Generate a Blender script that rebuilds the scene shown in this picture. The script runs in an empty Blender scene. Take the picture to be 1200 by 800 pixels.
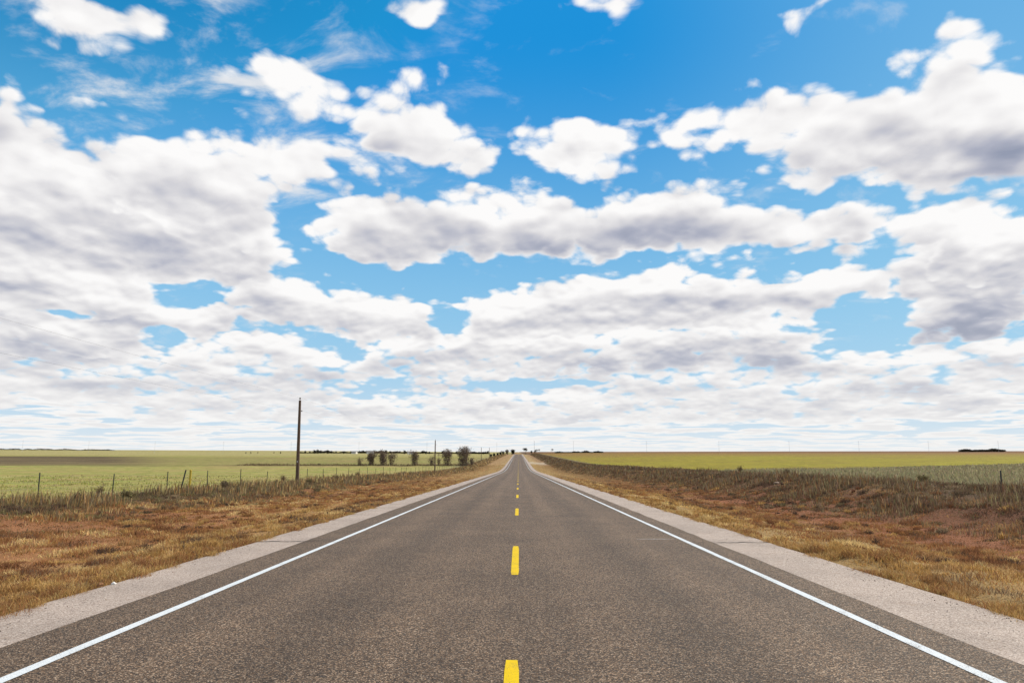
import bpy, bmesh, math, random
import numpy as np
from mathutils import Vector
C = bpy.context
R = math.radians

# ---------------------------------------------------------------- camera, sun, exposure
cam_d = bpy.data.cameras.new('camera'); cam = bpy.data.objects.new('camera', cam_d); C.scene.collection.objects.link(cam)
cam_d.sensor_width = 36.0; cam_d.lens = 24.6; cam_d.clip_start = 0.1; cam_d.clip_end = 60000.0
cam.location = (0.0, 0.0, 1.55); cam.rotation_euler = (R(90+8.94), 0.0, R(0.52))
C.scene.camera = cam
vs = C.scene.view_settings
C.scene.display_settings.display_device = 'sRGB'
vs.view_transform = 'Standard'; vs.look = 'None'; vs.gamma = 1.0; vs.use_curve_mapping = False; vs.exposure = 0.0
SUN_AZ, SUN_EL = 56.0, 37.0
sun_d = bpy.data.lights.new('sun', 'SUN'); sun_d.energy = 5.0; sun_d.angle = R(0.53); sun_d.color = (1.0, 0.885, 0.73)
sun = bpy.data.objects.new('sun', sun_d); C.scene.collection.objects.link(sun)
sun.location = (40, 40, 60)
sun.rotation_euler = Vector((-math.sin(R(SUN_AZ))*math.cos(R(SUN_EL)), -math.cos(R(SUN_AZ))*math.cos(R(SUN_EL)), -math.sin(R(SUN_EL)))).to_track_quat('-Z', 'Y').to_euler()
C.scene.render.filter_size = 1.15
# ---------------------------------------------------------------- sky and clouds
class Graph:
    """Small helper that writes node trees."""
    def __init__(self, tree):
        self.t = tree; self.n = tree.nodes; self.l = tree.links
    def node(self, kind, **kw):
        nd = self.n.new(kind)
        for k, v in kw.items(): setattr(nd, k, v)
        return nd
    def put(self, sock, v):
        if hasattr(v, 'is_output'): self.l.new(v, sock)
        elif v is not None: sock.default_value = v
    def m(self, op, a, b=None, c=None, clamp=False):
        nd = self.node('ShaderNodeMath', operation=op, use_clamp=clamp)
        for i, v in enumerate((a, b, c)):
            if v is not None: self.put(nd.inputs[i], v)
        return nd.outputs[0]
    def vm(self, op, a, b=None, c=None):
        nd = self.node('ShaderNodeVectorMath', operation=op)
        for i, v in enumerate((a, b, c)):
            if v is not None: self.put(nd.inputs[i], v)
        return nd.outputs['Value'] if op in ('LENGTH', 'DOT_PRODUCT', 'DISTANCE') else nd.outputs[0]
    def xyz(self, x, y, z=0.0):
        nd = self.node('ShaderNodeCombineXYZ')
        for i, v in enumerate((x, y, z)): self.put(nd.inputs[i], v)
        return nd.outputs[0]
    def sep(self, v):
        nd = self.node('ShaderNodeSeparateXYZ'); self.put(nd.inputs[0], v)
        return nd.outputs
    def noise(self, v, scale, detail=4.0, rough=0.5, dist=0.0, dim='3D', lac=2.0, color=False):
        nd = self.node('ShaderNodeTexNoise', noise_dimensions=dim)
        self.put(nd.inputs['Vector'], v)
        for k, x in (('Scale', scale), ('Detail', detail), ('Roughness', rough), ('Lacunarity', lac), ('Distortion', dist)):
            self.put(nd.inputs[k], x)
        return nd.outputs['Color' if color else 'Fac']
    def voro(self, v, scale, feature='F1', dim='3D', detail=0.0, rough=0.5, smooth=1.0, out='Distance', rand=1.0):
        nd = self.node('ShaderNodeTexVoronoi', voronoi_dimensions=dim, feature=feature)
        self.put(nd.inputs['Vector'], v); self.put(nd.inputs['Scale'], scale)
        if 'Detail' in nd.inputs: self.put(nd.inputs['Detail'], detail); self.put(nd.inputs['Roughness'], rough)
        if 'Smoothness' in nd.inputs: self.put(nd.inputs['Smoothness'], smooth)
        self.put(nd.inputs['Randomness'], rand)
        return nd.outputs[out]
    def step(self, v, lo, hi, a=0.0, b=1.0, smooth=True):
        nd = self.node('ShaderNodeMapRange', interpolation_type='SMOOTHSTEP' if smooth else 'LINEAR')
        for i, x in enumerate((v, lo, hi, a, b)): self.put(nd.inputs[i], x)
        return nd.outputs[0]
    def mix(self, f, a, b, mode='MIX'):
        nd = self.node('ShaderNodeMix', data_type='RGBA', blend_type=mode)
        self.put(nd.inputs[0], f)
        for i, v in ((6, a), (7, b)):
            self.put(nd.inputs[i], v if hasattr(v, 'is_output') else (tuple(v) + (1.0,))[:4])
        return nd.outputs[2]
    def ramp(self, f, stops, interp='LINEAR'):
        nd = self.node('ShaderNodeValToRGB'); cr = nd.color_ramp; cr.interpolation = interp
        while len(cr.elements) < len(stops): cr.elements.new(0.5)
        for e, (p, c) in zip(cr.elements, stops): e.position = p; e.color = tuple(c) + (1.0,)
        self.put(nd.inputs[0], f)
        return nd.outputs[0]

# clouds seen ahead: azimuth, elevation, half width, half height (degrees), tilt; gaps of clear sky; grey bases (with a weight)
CLOUDS = [
    (-34.8,29.7,5.0,1.8,-12,1), (-29.4,29.4,2.3,1.0,-20,1), (-38.6,25.1,1.9,1.3,0,2), (-38.5,22.0,1.3,0.6,0,2), (-19.6,27.4,5.5,2.3,-5,1),
    (-23.8,25.1,0.9,1.0,0,1), (-9.8,28.6,3.4,1.5,10,1), (-8.6,30.8,2.1,0.7,0,1), (-8.6,24.8,7.1,2.7,-8,1), (6.0,24.3,7.3,2.8,0,1),
    (-18.3,22.3,4.8,2.0,-10,1), (-32.5,23.5,3.2,0.8,-30,1), (-37.1,18.0,4.0,2.9,-10,2), (-27.1,12.4,5.2,1.6,0,3), (-33.2,13.5,5.6,2.0,-8,2),
    (-31.9,16.9,8.0,3.9,-15,2), (-26.1,19.3,7.3,3.9,-14,1), (-21.3,17.4,3.8,2.6,-25,2), (-34.8,13.8,8.9,5.2,0,2), (-30.9,11.1,9.0,4.8,0,3),
    (-34.2,7.2,8.3,2.8,0,4), (-24.3,14.6,6.0,2.5,0,2), (-20.4,12.0,4.2,1.7,8,3), (-16.5,11.2,7.2,1.7,2,3), (-10.9,17.7,7.0,3.2,0,2),
    (0.9,18.5,10.9,3.1,0,2), (11.0,18.4,9.8,2.8,0,2), (17.0,17.2,4.6,2.2,0,2), (23.4,16.6,5.5,1.5,0,2), (29.7,15.8,5.4,2.0,5,2),
    (34.7,14.0,4.3,2.9,10,2), (14.4,25.3,3.1,1.6,8,1), (20.7,24.3,6.4,2.4,5,1), (27.5,23.3,7.5,3.5,10,1), (33.9,21.3,6.6,4.0,8,1),
    (35.9,23.6,3.4,1.4,12,1), (34.6,27.1,3.3,1.4,0,1), (25.8,31.7,4.1,0.7,0,1), (23.6,30.4,0.9,0.4,0,1), (8.2,34.4,2.8,0.6,0,1),
    (-8.1,34.5,3.8,0.5,0,1), (2.7,11.4,9.2,2.4,8,3), (10.8,12.2,10.3,2.6,6,3), (-3.3,8.9,8.5,2.0,4,4), (-8.3,9.7,7.0,1.5,2,3),
    (-9.7,11.4,6.2,1.1,3,3), (5.8,7.2,11.8,2.1,2,4), (14.7,8.6,7.9,2.6,0,4), (20.0,12.0,6.3,1.8,6,3), (26.0,12.1,8.0,1.5,14,3),
    (33.1,12.0,5.5,2.6,10,3), (33.3,8.9,5.4,1.6,8,3), (23.5,8.8,3.5,1.0,6,3), (19.1,7.4,4.4,1.3,0,4), (24.8,7.1,1.0,0.4,0,4),
    (-31.1,7.1,6.3,1.3,0,4), (-20.8,8.3,4.1,1.0,0,4), (-19.5,6.8,5.7,1.6,0,4), (-26.6,5.4,5.1,0.9,0,4), (-34.5,4.7,3.4,0.7,0,4),
    (30.5,6.2,6.2,1.0,4,4), (-11.6,6.2,4.1,1.0,0,4), (18.4,5.2,20.5,1.3,2,4), (-23.6,3.7,15.3,0.8,0,4), (32.4,4.7,5.9,1.0,2,4),
    (-5.4,3.9,9.0,1.0,2,4), (6.4,3.5,11.0,1.0,0,4), (-8.9,6.8,4.1,1.0,0,4), (-29.3,3.8,5.9,0.5,0,4), (-17.9,5.9,3.8,0.7,0,4),
    (-16.2,4.4,5.2,0.5,0,4), (-33.8,2.2,5.8,0.4,0,4), (-24.7,2.4,6.9,0.4,0,4), (17.9,7.3,4.2,1.3,-8,4), (33.4,7.0,2.9,0.5,6,4),
    (25.5,4.8,10.2,0.7,2,4), (16.4,3.8,6.4,0.6,0,4), (28.8,3.7,8.0,0.5,2,4), (-10.8,2.3,10.7,0.5,0,4), (2.3,2.0,11.7,0.5,0,4),
    (19.5,2.1,9.8,0.5,0,4), (31.7,2.1,6.0,0.4,0,4),
]
GAPS = [
    (-33.4,9.5,1.2,0.4,0,3), (-25.6,11.8,2.2,0.9,8,3), (-11.8,13.4,3.6,0.5,4,3), (-5.5,10.4,1.3,1.0,0,3), (26.2,9.8,3.1,0.8,6,3),
    (22.0,14.0,3.7,0.5,6,2), (-27.4,8.3,1.7,0.7,0,3), (-33.8,2.9,3.4,0.5,0,4), (-11.6,5.0,4.0,0.5,0,4), (0.9,5.3,4.9,0.5,2,4),
    (-18.1,17.7,1.3,1.3,20,2), (26.9,8.3,2.2,0.5,0,3), (2.4,15.0,4.3,0.6,0,2), (11.8,22.8,1.5,1.0,0,1), (-1.4,25.9,0.9,3.2,0,1),
    (6.0,21.1,5.8,0.5,0,1), (-0.5,29.6,4.5,1.8,0,1),
]
BASES = [
    (6.7,16.8,12.1,1.6,3,1.0), (-9.1,16.7,7.8,1.8,0,0.7), (33.8,9.0,4.4,1.6,14,1.2), (35.5,19.5,2.9,1.9,10,1.0), (27.9,20.8,6.3,1.1,0,0.6),
    (-27.4,17.0,6.4,1.8,-15,0.3), (-35.6,17.4,3.4,1.7,-10,0.25), (-30.0,13.9,7.6,1.2,0,0.3), (-20.4,12.0,3.2,1.0,5,0.6), (5.8,6.7,4.9,0.8,4,0.8),
    (12.6,7.5,4.0,1.1,10,0.9), (14.9,13.7,2.0,1.2,10,0.7), (-12.2,23.5,3.5,1.5,-5,0.7), (6.1,23.5,4.4,1.0,0,0.6), (26.3,15.8,3.5,1.2,-5,0.8),
    (30.6,13.7,3.7,1.2,10,0.7), (19.7,6.8,3.1,0.7,-6,0.8), (-34.1,6.8,5.9,0.7,0,0.7), (-30.4,4.9,4.7,0.5,0,0.6), (-9.6,6.4,2.7,0.7,0,0.6),
    (28.8,4.8,9.0,0.5,2,0.6), (18.7,11.9,3.2,0.8,5,0.5),
]


def group_io(name, ins, outs):
    g = bpy.data.node_groups.new(name, 'ShaderNodeTree')
    for n, k in ins: g.interface.new_socket(n, in_out='INPUT', socket_type=k)
    for n, k in outs: g.interface.new_socket(n, in_out='OUTPUT', socket_type=k)
    G = Graph(g)
    return g, G, G.node('NodeGroupInput').outputs, G.node('NodeGroupOutput').inputs

ROWS = [0.5, 1.5, 2.5, 3.5, 4.5, 5.5, 6.5, 7.5, 8.5, 9.5, 10.5, 12, 13.5, 15, 16.5, 18, 20, 22, 24, 26, 28, 30, 32, 34.5, 37]
COV_LO, COV_HI = -2.0, 5.0

def ellipses(items, az, el, edge):
    for c in items:
        t = R(c[4]); dx, dy = az-c[0], el-c[1]
        u = (dx*math.cos(t)+dy*math.sin(t))/c[2]; v = (-dx*math.sin(t)+dy*math.cos(t))/c[3]
        yield (1.0-np.hypot(u, v))*edge(c), c

def cloud_rows():
    """for every elevation row two sets of colour stops along azimuth: coverage of cloud layers 1 to 3; coverage of layer 4 and base darkness"""
    az = np.linspace(-40, 40, 641); rows = []
    for el in ROWS:
        cov = []
        for lay in (1, 2, 3, 4):
            D = np.full_like(az, COV_LO)
            for b, c in ellipses([c for c in CLOUDS if c[5] == lay], az, el, lambda c: max(min(c[2]*0.6, c[3]), 0.62*(0.55+0.075*c[1]))):
                D = np.maximum(D, b)+0.35*np.exp(-np.abs(D-b)/0.5)*(np.minimum(D, b) > -1)
            for b, c in ellipses(GAPS, az, el, lambda c: min(c[2]*0.6, c[3])*1.4): D = np.minimum(D, -b)
            cov.append(np.clip((D-COV_LO)/(COV_HI-COV_LO), 0, 1))
        S = np.zeros_like(az)
        for b, c in ellipses(BASES, az, el, lambda c: 1.0):
            t = np.clip((b+0.35)/1.1, 0, 1); S = np.maximum(S, t*t*(3-2*t)*c[5])
        sets = []
        for ch in ((cov[0], cov[1], cov[2]), (cov[3], np.clip(S/1.2, 0, 1), np.zeros_like(az))):
            keep = [0, len(az)-1]                             # the 32 stops that describe the row best
            while len(keep) < 32:
                ks = sorted(keep); err = sum(np.abs(np.interp(az, az[ks], q[ks])-q) for q in ch); i = int(err.argmax())
                if err[i] < 1e-4: break
                keep.append(i)
            sets.append([((az[i]+40)/80, tuple(float(q[i]) for q in ch)) for i in sorted(keep)])
        rows.append(sets)
    return rows

def plane_coord(G, q):
    """where a ray of azimuth, elevation q (degrees) meets a softened cloud deck"""
    a, e, _ = G.sep(q)
    a = G.m('MULTIPLY', a, math.pi/180); e = G.m('MULTIPLY', e, math.pi/180)
    k = G.m('DIVIDE', G.m('COSINE', e), G.m('ADD', G.m('SINE', e), 0.30))
    return G.xyz(G.m('MULTIPLY', G.m('SINE', a), k), G.m('MULTIPLY', G.m('COSINE', a), k), 0.0)

def make_detail_group():
    g, G, i, o = group_io('cloud_detail', [('q', 'NodeSocketVector')], [('n', 'NodeSocketFloat'), ('p', 'NodeSocketVector')])
    p = plane_coord(G, i[0])
    f = G.noise(p, 7.6, 8.0, 0.57, 0.25, '2D')
    v = G.voro(p, 14.0, 'F1', '2D', 1.0, 0.5)
    n = G.m('ADD', G.m('MULTIPLY', G.m('SUBTRACT', f, 0.5), 2.0), G.m('MULTIPLY', G.m('SUBTRACT', 0.42, v), 1.05))
    _, e, _ = G.sep(i[0]); n = G.m('MULTIPLY', n, G.step(e, 4.0, 15.0, 0.72, 1.0))
    G.put(o[0], n); G.put(o[1], p)
    return g

def make_world(sun_el, sun_rot, strength):
    w = bpy.data.worlds.new('World'); C.scene.world = w; w.use_nodes = True
    t = w.node_tree; t.nodes.clear(); G = Graph(t)
    out = G.node('ShaderNodeOutputWorld'); bg = G.node('ShaderNodeBackground')
    bg.inputs['Strength'].default_value = strength
    t.links.new(bg.outputs[0], out.inputs[0])
    sky = G.node('ShaderNodeTexSky', sky_type='NISHITA', sun_disc=False, sun_elevation=sun_el, sun_rotation=sun_rot,
                 altitude=300.0, air_density=1.0, dust_density=0.6, ozone_density=3.0)
    dirv = G.node('ShaderNodeTexCoord').outputs['Generated']
    x, y, z = G.sep(dirv)
    deg = 180/math.pi
    az = G.m('MULTIPLY', G.m('ARCTAN2', x, y), deg)
    el = G.m('MULTIPLY', G.m('ARCSINE', z), deg)
    q = G.xyz(az, el)
    elp = G.m('MAXIMUM', el, 0.0)
    S = G.m('MULTIPLY_ADD', elp, 0.075, 0.55)
    detail = make_detail_group()
    def D_(v):
        nd = G.node('ShaderNodeGroup', node_tree=detail); G.put(nd.inputs[0], v); return nd.outputs[0], nd.outputs[1]
    def off(ax, ay, turn=0.0):
        return G.vm('ADD', q, G.xyz(G.m('MULTIPLY_ADD', S, ax, turn), G.m('MULTIPLY', S, ay)))
    n, p = D_(q); ns, _ = D_(off(0.12, 0.24))
    m, _ = D_(off(0, 0, 67.0)); ms, _ = D_(off(0.12, 0.24, 67.0))
    wv = G.vm('SUBTRACT', G.noise(p, 4.5, 2.0, 0.5, 0, '2D', color=True), (0.5, 0.5, 0.5))
    sc = G.node('ShaderNodeVectorMath', operation='SCALE'); G.put(sc.inputs[0], wv); G.put(sc.inputs['Scale'], G.m('MULTIPLY', S, 1.25))
    wa, we, _ = G.sep(G.vm('ADD', q, sc.outputs[0]))
    wu = G.m('MULTIPLY_ADD', S, 1.0, we)
    u = G.m('MULTIPLY_ADD', wa, 1/80, 0.5)
    table = cloud_rows(); looked = []
    for k in (0, 1):
        if k: u = G.m('MULTIPLY_ADD', looked[0][0], 1e-9, u)          # second set after the first
        lo = hi = None
        for j, sets in enumerate(table):
            c = G.ramp(u, sets[k])
            if lo is None: lo = hi = c; continue
            span = 1.0/(ROWS[j]-ROWS[j-1]); b0 = -ROWS[j-1]*span
            lo = G.mix(G.m('MULTIPLY_ADD', we, span, b0, clamp=True), lo, c)
            hi = G.mix(G.m('MULTIPLY_ADD', wu, span, b0, clamp=True), hi, c)
        looked.append(tuple(G.sep(lo))[:3]+tuple(G.sep(hi))[:3])
    (l1, l2, l3, h1, h2, h3), (l4, base, _, h4, _, _) = looked
    # outside what the list describes: scattered unseen cumulus, thickened to whiten the ambient light
    outw = G.m('MAXIMUM', G.step(G.m('ABSOLUTE', az), 37.5, 41.0), G.step(el, 35.0, 38.0))
    inn = G.m('SUBTRACT', 1.0, outw)
    gen = G.m('MULTIPLY', G.m('MULTIPLY_ADD', G.noise(p, 1.3, 1.0, 0.5, 0, '2D'), 14.0, -5.9), outw)
    cap = G.step(el, 5.0, 17.0, 0.60, 2.0)
    near0 = G.m('MULTIPLY_ADD', G.step(el, 2.8, 0.8), -3.0, G.step(el, 4.0, 13.0, -0.12, 0.12))
    def body(r, extra=None):
        D = G.m('MULTIPLY_ADD', r, COV_HI-COV_LO, COV_LO)
        D = G.m('MULTIPLY_ADD', D, inn, extra if extra is not None else G.m('MULTIPLY', outw, -3.0))
        return G.m('MINIMUM', G.m('MULTIPLY_ADD', G.m('DIVIDE', D, S), 1.75, near0), cap)
    # thin streaky deck towards the horizon
    kk = G.m('DIVIDE', 1.0, G.m('ADD', G.m('MAXIMUM', z, 0.0), 0.045))
    flat = G.xyz(G.m('MULTIPLY', x, kk), G.m('MULTIPLY', y, kk))
    st = G.noise(flat, 0.95, 6.0, 0.55, 0.3, '2D')
    low = G.step(el, 8.5, 3.2)
    dl = G.m('MULTIPLY_ADD', G.m('SUBTRACT', st, 0.44), 5.0, G.m('MULTIPLY', G.m('SUBTRACT', low, 1.0), 3.0))
    soft = G.step(el, 4.0, 20.0, 0.42, 0.55)
    pu = plane_coord(G, off(0.28, 0.62))
    big = G.m('SUBTRACT', G.noise(p, 4.2, 3.0, 0.45, 0, '2D'), G.noise(pu, 4.2, 3.0, 0.45, 0, '2D'))
    kbig = G.m('MULTIPLY', big, 2.1); krel = G.step(el, 6.0, 18.0, 0.44, 0.30); kshade = G.step(el, 4.0, 15.0, 0.52, 0.47)
    thickk = G.step(el, 5.0, 17.0, 0.62, 1.1)
    topk = G.step(el, 5.0, 17.0, 0.55, 1.5)
    west = G.step(az, 5.0, -30.0, 0.0, 0.04)
    TONES = [(0.0, (0.98, 0.97, 0.965)), (0.16, (0.89, 0.878, 0.88)), (0.40, (0.70, 0.692, 0.72)), (0.72, (0.43, 0.45, 0.545)), (1.0, (0.29, 0.325, 0.435))]
    def layer(lo, hi, na, nb, extra=None):
        d = G.m('ADD', body(lo, extra), na)
        above = G.step(G.m('MULTIPLY_ADD', na, 0.5, body(hi, extra)), -0.2, topk)
        shade = G.m('MULTIPLY', G.step(d, -0.25, thickk, 0.35, 1.0), above)             # grey where much cloud lies between it and the sun
        dark = G.m('MULTIPLY_ADD', shade, kshade, G.m('MULTIPLY', G.m('MULTIPLY', base, G.step(d, -0.05, thickk)), 0.95))
        dark = G.m('SUBTRACT', dark, G.m('MULTIPLY_ADD', G.m('SUBTRACT', na, nb), krel, kbig))
        dark = G.m('MINIMUM', G.m('MAXIMUM', G.m('ADD', dark, west), 0.0), 1.6)
        return G.step(d, -0.08, soft), G.ramp(G.m('DIVIDE', dark, 1.6), TONES)
    layers = [layer(l4, h4, m, ms), layer(l3, h3, n, ns), layer(l2, h2, m, ms, gen), layer(l1, h1, n, ns)]
    deck_a = G.step(dl, -0.08, soft)
    deck = G.ramp(G.m('MULTIPLY', G.step(st, 0.50, 0.66), G.m('MULTIPLY', low, 0.35)), TONES)
    k = 1.0/strength
    # clear sky colour
    hs = G.node('ShaderNodeHueSaturation'); G.put(hs.inputs['Color'], sky.outputs[0])
    hs.inputs['Saturation'].default_value = 1.0; hs.inputs['Value'].default_value = 1.0; hs.inputs['Hue'].default_value = 0.5
    clear = G.mix(1.0, hs.outputs[0], (strength*0.25, strength*1.45, strength*1.75), 'MULTIPLY')
    clear = G.mix(1.0, clear, (0.014, 0.285, 0.70), 'DARKEN')
    clear = G.mix(G.step(el, 33.0, 5.0, 0.0, 0.85), clear, (0.29, 0.62, 0.86))
    clear = G.mix(G.step(az, 6.0, 38.0, 0.0, 0.38), clear, (0.33, 0.65, 0.88))
    # thin veils of torn cloud high up on the left
    vn = G.noise(G.vm('MULTIPLY', p, (1.0, 1.5, 1.0)), 6.0, 8.0, 0.60, 0.25, '2D')
    veil = G.m('MULTIPLY', G.step(vn, 0.46, 0.74), G.m('MULTIPLY', G.step(az, -3.0, -20.0), G.step(el, 15.0, 22.0)))
    veil = G.m('ADD', veil, G.m('MULTIPLY', G.step(vn, 0.56, 0.80), 0.5))
    clear = G.mix(G.m('MULTIPLY', veil, 0.62, clamp=True), clear, (0.80, 0.815, 0.84))
    col = G.mix(deck_a, clear, deck)
    for al, tone in layers: col = G.mix(al, col, tone)
    # pale air over the last degrees
    hz = G.m('POWER', 2.718, G.m('MULTIPLY', elp, -0.22))
    col = G.mix(G.m('MULTIPLY', hz, 0.86), col, (0.895, 0.892, 0.88))
    # below the horizon
    col = G.mix(G.step(el, -0.6, -3.0), col, (0.20, 0.17, 0.12))
    col = G.mix(1.0, col, (k, k, k), 'MULTIPLY')
    G.put(bg.inputs[0], col)
    return w
make_world(R(SUN_EL), R(SUN_AZ), 0.1)

# ---------------------------------------------------------------- helpers
rng = np.random.default_rng(7); random.seed(7)

def link(o): C.scene.collection.objects.link(o); return o
def tag(o, label=None, cat=None, group=None, kind=None):
    for k, v in (('label', label), ('category', cat), ('group', group), ('kind', kind)):
        if v: o[k] = v
    return o
def empty(name, loc, label, cat, group=None, rz=0.0):
    o = link(bpy.data.objects.new(name, None)); o.location = loc; o.rotation_euler = (0, 0, rz); o.empty_display_size = 0.3
    return tag(o, label, cat, group)
def mesh_obj(name, verts, faces, mat, parent=None, smooth=False, tint=None):
    me = bpy.data.meshes.new(name)
    if isinstance(verts, np.ndarray) and isinstance(faces, tuple):          # (corner vertex indices, loop starts)
        idx, starts = faces
        me.vertices.add(len(verts)); me.vertices.foreach_set('co', np.ascontiguousarray(verts, dtype=np.float32).ravel())
        me.loops.add(len(idx)); me.loops.foreach_set('vertex_index', idx.astype(np.int32))
        me.polygons.add(len(starts)); me.polygons.foreach_set('loop_start', starts.astype(np.int32))
        me.update(calc_edges=True); me.validate()
    else:
        me.from_pydata([tuple(v) for v in verts], [], [tuple(f) for f in faces])
    if tint is not None:
        at = me.attributes.new('tint', 'FLOAT_COLOR', 'POINT')
        at.data.foreach_set('color', np.c_[tint, np.ones(len(tint))].astype(np.float32).ravel())
    me.polygons.foreach_set('use_smooth', [bool(smooth)]*len(me.polygons))
    me.materials.append(mat)
    o = link(bpy.data.objects.new(name, me)); o.parent = parent
    return o
def copy_tree(o, parent=None):
    c = o.copy(); link(c); c.parent = parent
    for ch in list(o.children): copy_tree(ch, c)
    return c
def sm(v, a, b):
    t = np.clip((np.asarray(v, float)-a)/(b-a), 0, 1); return t*t*(3-2*t)
_tab = np.random.default_rng(3).random((256, 256))
def vnoise(x, y, f):
    x = np.asarray(x, float)*f+1000.3; y = np.asarray(y, float)*f+1000.7
    xi = np.floor(x).astype(int); yi = np.floor(y).astype(int); fx = x-xi; fy = y-yi
    fx = fx*fx*(3-2*fx); fy = fy*fy*(3-2*fy); t = lambda a, b: _tab[a & 255, b & 255]
    return (t(xi, yi)*(1-fx)+t(xi+1, yi)*fx)*(1-fy)+(t(xi, yi+1)*(1-fx)+t(xi+1, yi+1)*fx)*fy
def fbm(x, y, f, o=3): return sum(vnoise(x+17*k, y-9*k, f*2**k)*0.5**k for k in range(o))/sum(0.5**k for k in range(o))

# ---------------------------------------------------------------- the lie of the land
_ys = np.arange(-3000, 14000, 2.0)
_sl = np.where(_ys < -120, 0.0, -0.0195)+0.0243*sm(_ys, 150, 290)-0.0092*sm(_ys, 770, 880)+0.0044*sm(_ys, 1400, 1700)
_el = np.cumsum(_sl)*2.0; _el -= np.interp(0, _ys, _el)
def road_z(y): return np.interp(y, _ys, _el)                       # down into a shallow dip, then up to a crest
def land_z(x, y):
    x = np.asarray(x, float); y = np.asarray(y, float); e = road_z(y)
    bumps = (fbm(x, y*0.7, 0.8, 4)-0.5)*0.26+(fbm(x+50, y, 0.16)-0.5)*0.30
    # left: shallow ditch, weedy fence line, level field
    a = -x
    left = e-0.05-0.22*sm(a, 5.8, 9)+0.27*sm(a, 13, 18)-e*0.35*sm(a, 60, 420)+0.0065*np.clip(a-700, 0, 3200)
    # right: deeper ditch, bank with the weeds on top, field above the road
    bank = e*0.68+0.42; plain = e*0.30+0.35
    right = e-0.05-0.42*sm(x, 6.2, 10.5)
    right = right+(bank-right)*sm(x, 12, 20)
    right = right+(plain-right)*sm(x, 22, 120)+0.0022*np.clip(x-900, 0, 4000)
    z = np.where(x < 0, left, right)
    side = np.minimum(sm(np.where(x < 0, -x-5.37, x-5.08), 0.05, 0.6), 1)
    z = np.where(side <= 0, e-0.06, z+bumps*sm(side, 0.1, 1)*np.where(np.abs(x) > 200, 0.6, 1))
    return z

# ---------------------------------------------------------------- materials
def mat(name):
    m = bpy.data.materials.new(name); m.use_nodes = True; t = m.node_tree; t.nodes.clear(); G = Graph(t)
    G.out = G.node('ShaderNodeOutputMaterial').inputs['Surface']
    return m, G
def principled(G, color, rough=0.85, spec=0.3, metal=0.0, bump=None, bs=0.5, bd=0.01):
    p = G.node('ShaderNodeBsdfPrincipled')
    G.put(p.inputs['Base Color'], color if hasattr(color, 'is_output') else tuple(color)+(1.0,))
    G.put(p.inputs['Roughness'], rough); G.put(p.inputs['Specular IOR Level'], spec); G.put(p.inputs['Metallic'], metal)
    if bump is not None:
        b = G.node('ShaderNodeBump'); G.put(b.inputs['Strength'], bs); G.put(b.inputs['Distance'], bd); G.put(b.inputs['Height'], bump)
        G.put(p.inputs['Normal'], b.outputs[0])
    G.put(G.out, p.outputs[0]); return p
def pos(G): return G.node('ShaderNodeNewGeometry').outputs['Position']

def simple(name, color, rough=0.7, var=0.25, scale=6.0, metal=0.0, spec=0.3):
    m, G = mat(name)
    n = G.noise(G.node('ShaderNodeTexCoord').outputs['Object'], scale, 5.0, 0.6)
    k = G.step(n, 0.25, 0.75, 1-var, 1+var)
    principled(G, G.mix(1.0, color, G.xyz(k, k, k), 'MULTIPLY'), rough, spec, metal, n, 0.3, 0.01)
    return m

def asphalt():
    m, G = mat('chip seal asphalt'); p = pos(G)
    px, py, _ = G.sep(p)
    flat = G.xyz(px, py, 0.0)
    cell = G.voro(flat, 92.0, 'F1', '2D', out='Color'); r, g, b = G.sep(cell)
    dist = G.voro(flat, 92.0, 'F1', '2D')
    chips = G.ramp(r, [(0.0, (0.018, 0.015, 0.012)), (0.25, (0.068, 0.053, 0.040)), (0.5, (0.136, 0.106, 0.076)), (0.78, (0.24, 0.188, 0.136)), (0.90, (0.42, 0.36, 0.285)), (1.0, (0.66, 0.60, 0.51))])
    chips = G.mix(G.m('MULTIPLY', g, 0.30), chips, G.mix(1.0, chips, (1.25, 0.86, 0.66), 'MULTIPLY'))
    gap = G.step(dist, 0.42, 0.75)
    col = G.mix(G.m('MULTIPLY', gap, 0.75), chips, (0.016, 0.014, 0.013))
    col = G.mix(1.0, col, (0.67, 0.585, 0.505), 'MULTIPLY')
    big = G.noise(flat, 0.55, 5.0, 0.6); streak = G.noise(G.xyz(G.m('MULTIPLY', px, 2.2), G.m('MULTIPLY', py, 0.05)), 1.0, 4.0, 0.6)
    k = G.m('ADD', G.step(big, 0.3, 0.7, 0.85, 1.13), G.step(streak, 0.3, 0.7, -0.10, 0.10))
    # wheel paths worn paler, oil strip and the joint down the middle
    ax = G.m('ABSOLUTE', G.m('ADD', px, 0.15))
    lane = G.m('ABSOLUTE', G.m('SUBTRACT', ax, 1.85))
    wheel = G.step(G.m('ABSOLUTE', G.m('SUBTRACT', lane, 0.82)), 0.42, 0.12)
    k = G.m('ADD', k, G.m('MULTIPLY', wheel, 0.13)); k = G.m('SUBTRACT', k, G.step(lane, 0.45, 0.1, 0.0, 0.15))
    seam = G.step(G.m('ABSOLUTE', G.m('SUBTRACT', px, G.step(G.noise(G.xyz(0.0, py), 0.6, 3.0), 0.3, 0.7, -0.09, -0.02))), 0.035, 0.01)
    k = G.m('ADD', k, G.m('MULTIPLY', seam, 0.10))
    col = G.mix(1.0, col, G.xyz(k, k, k), 'MULTIPLY')
    h = G.m('SUBTRACT', G.m('MULTIPLY', r, 0.6), gap)
    principled(G, col, G.step(g, 0, 1, 0.62, 0.9), 0.30, 0, h, 0.6, 0.008)
    return m

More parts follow.
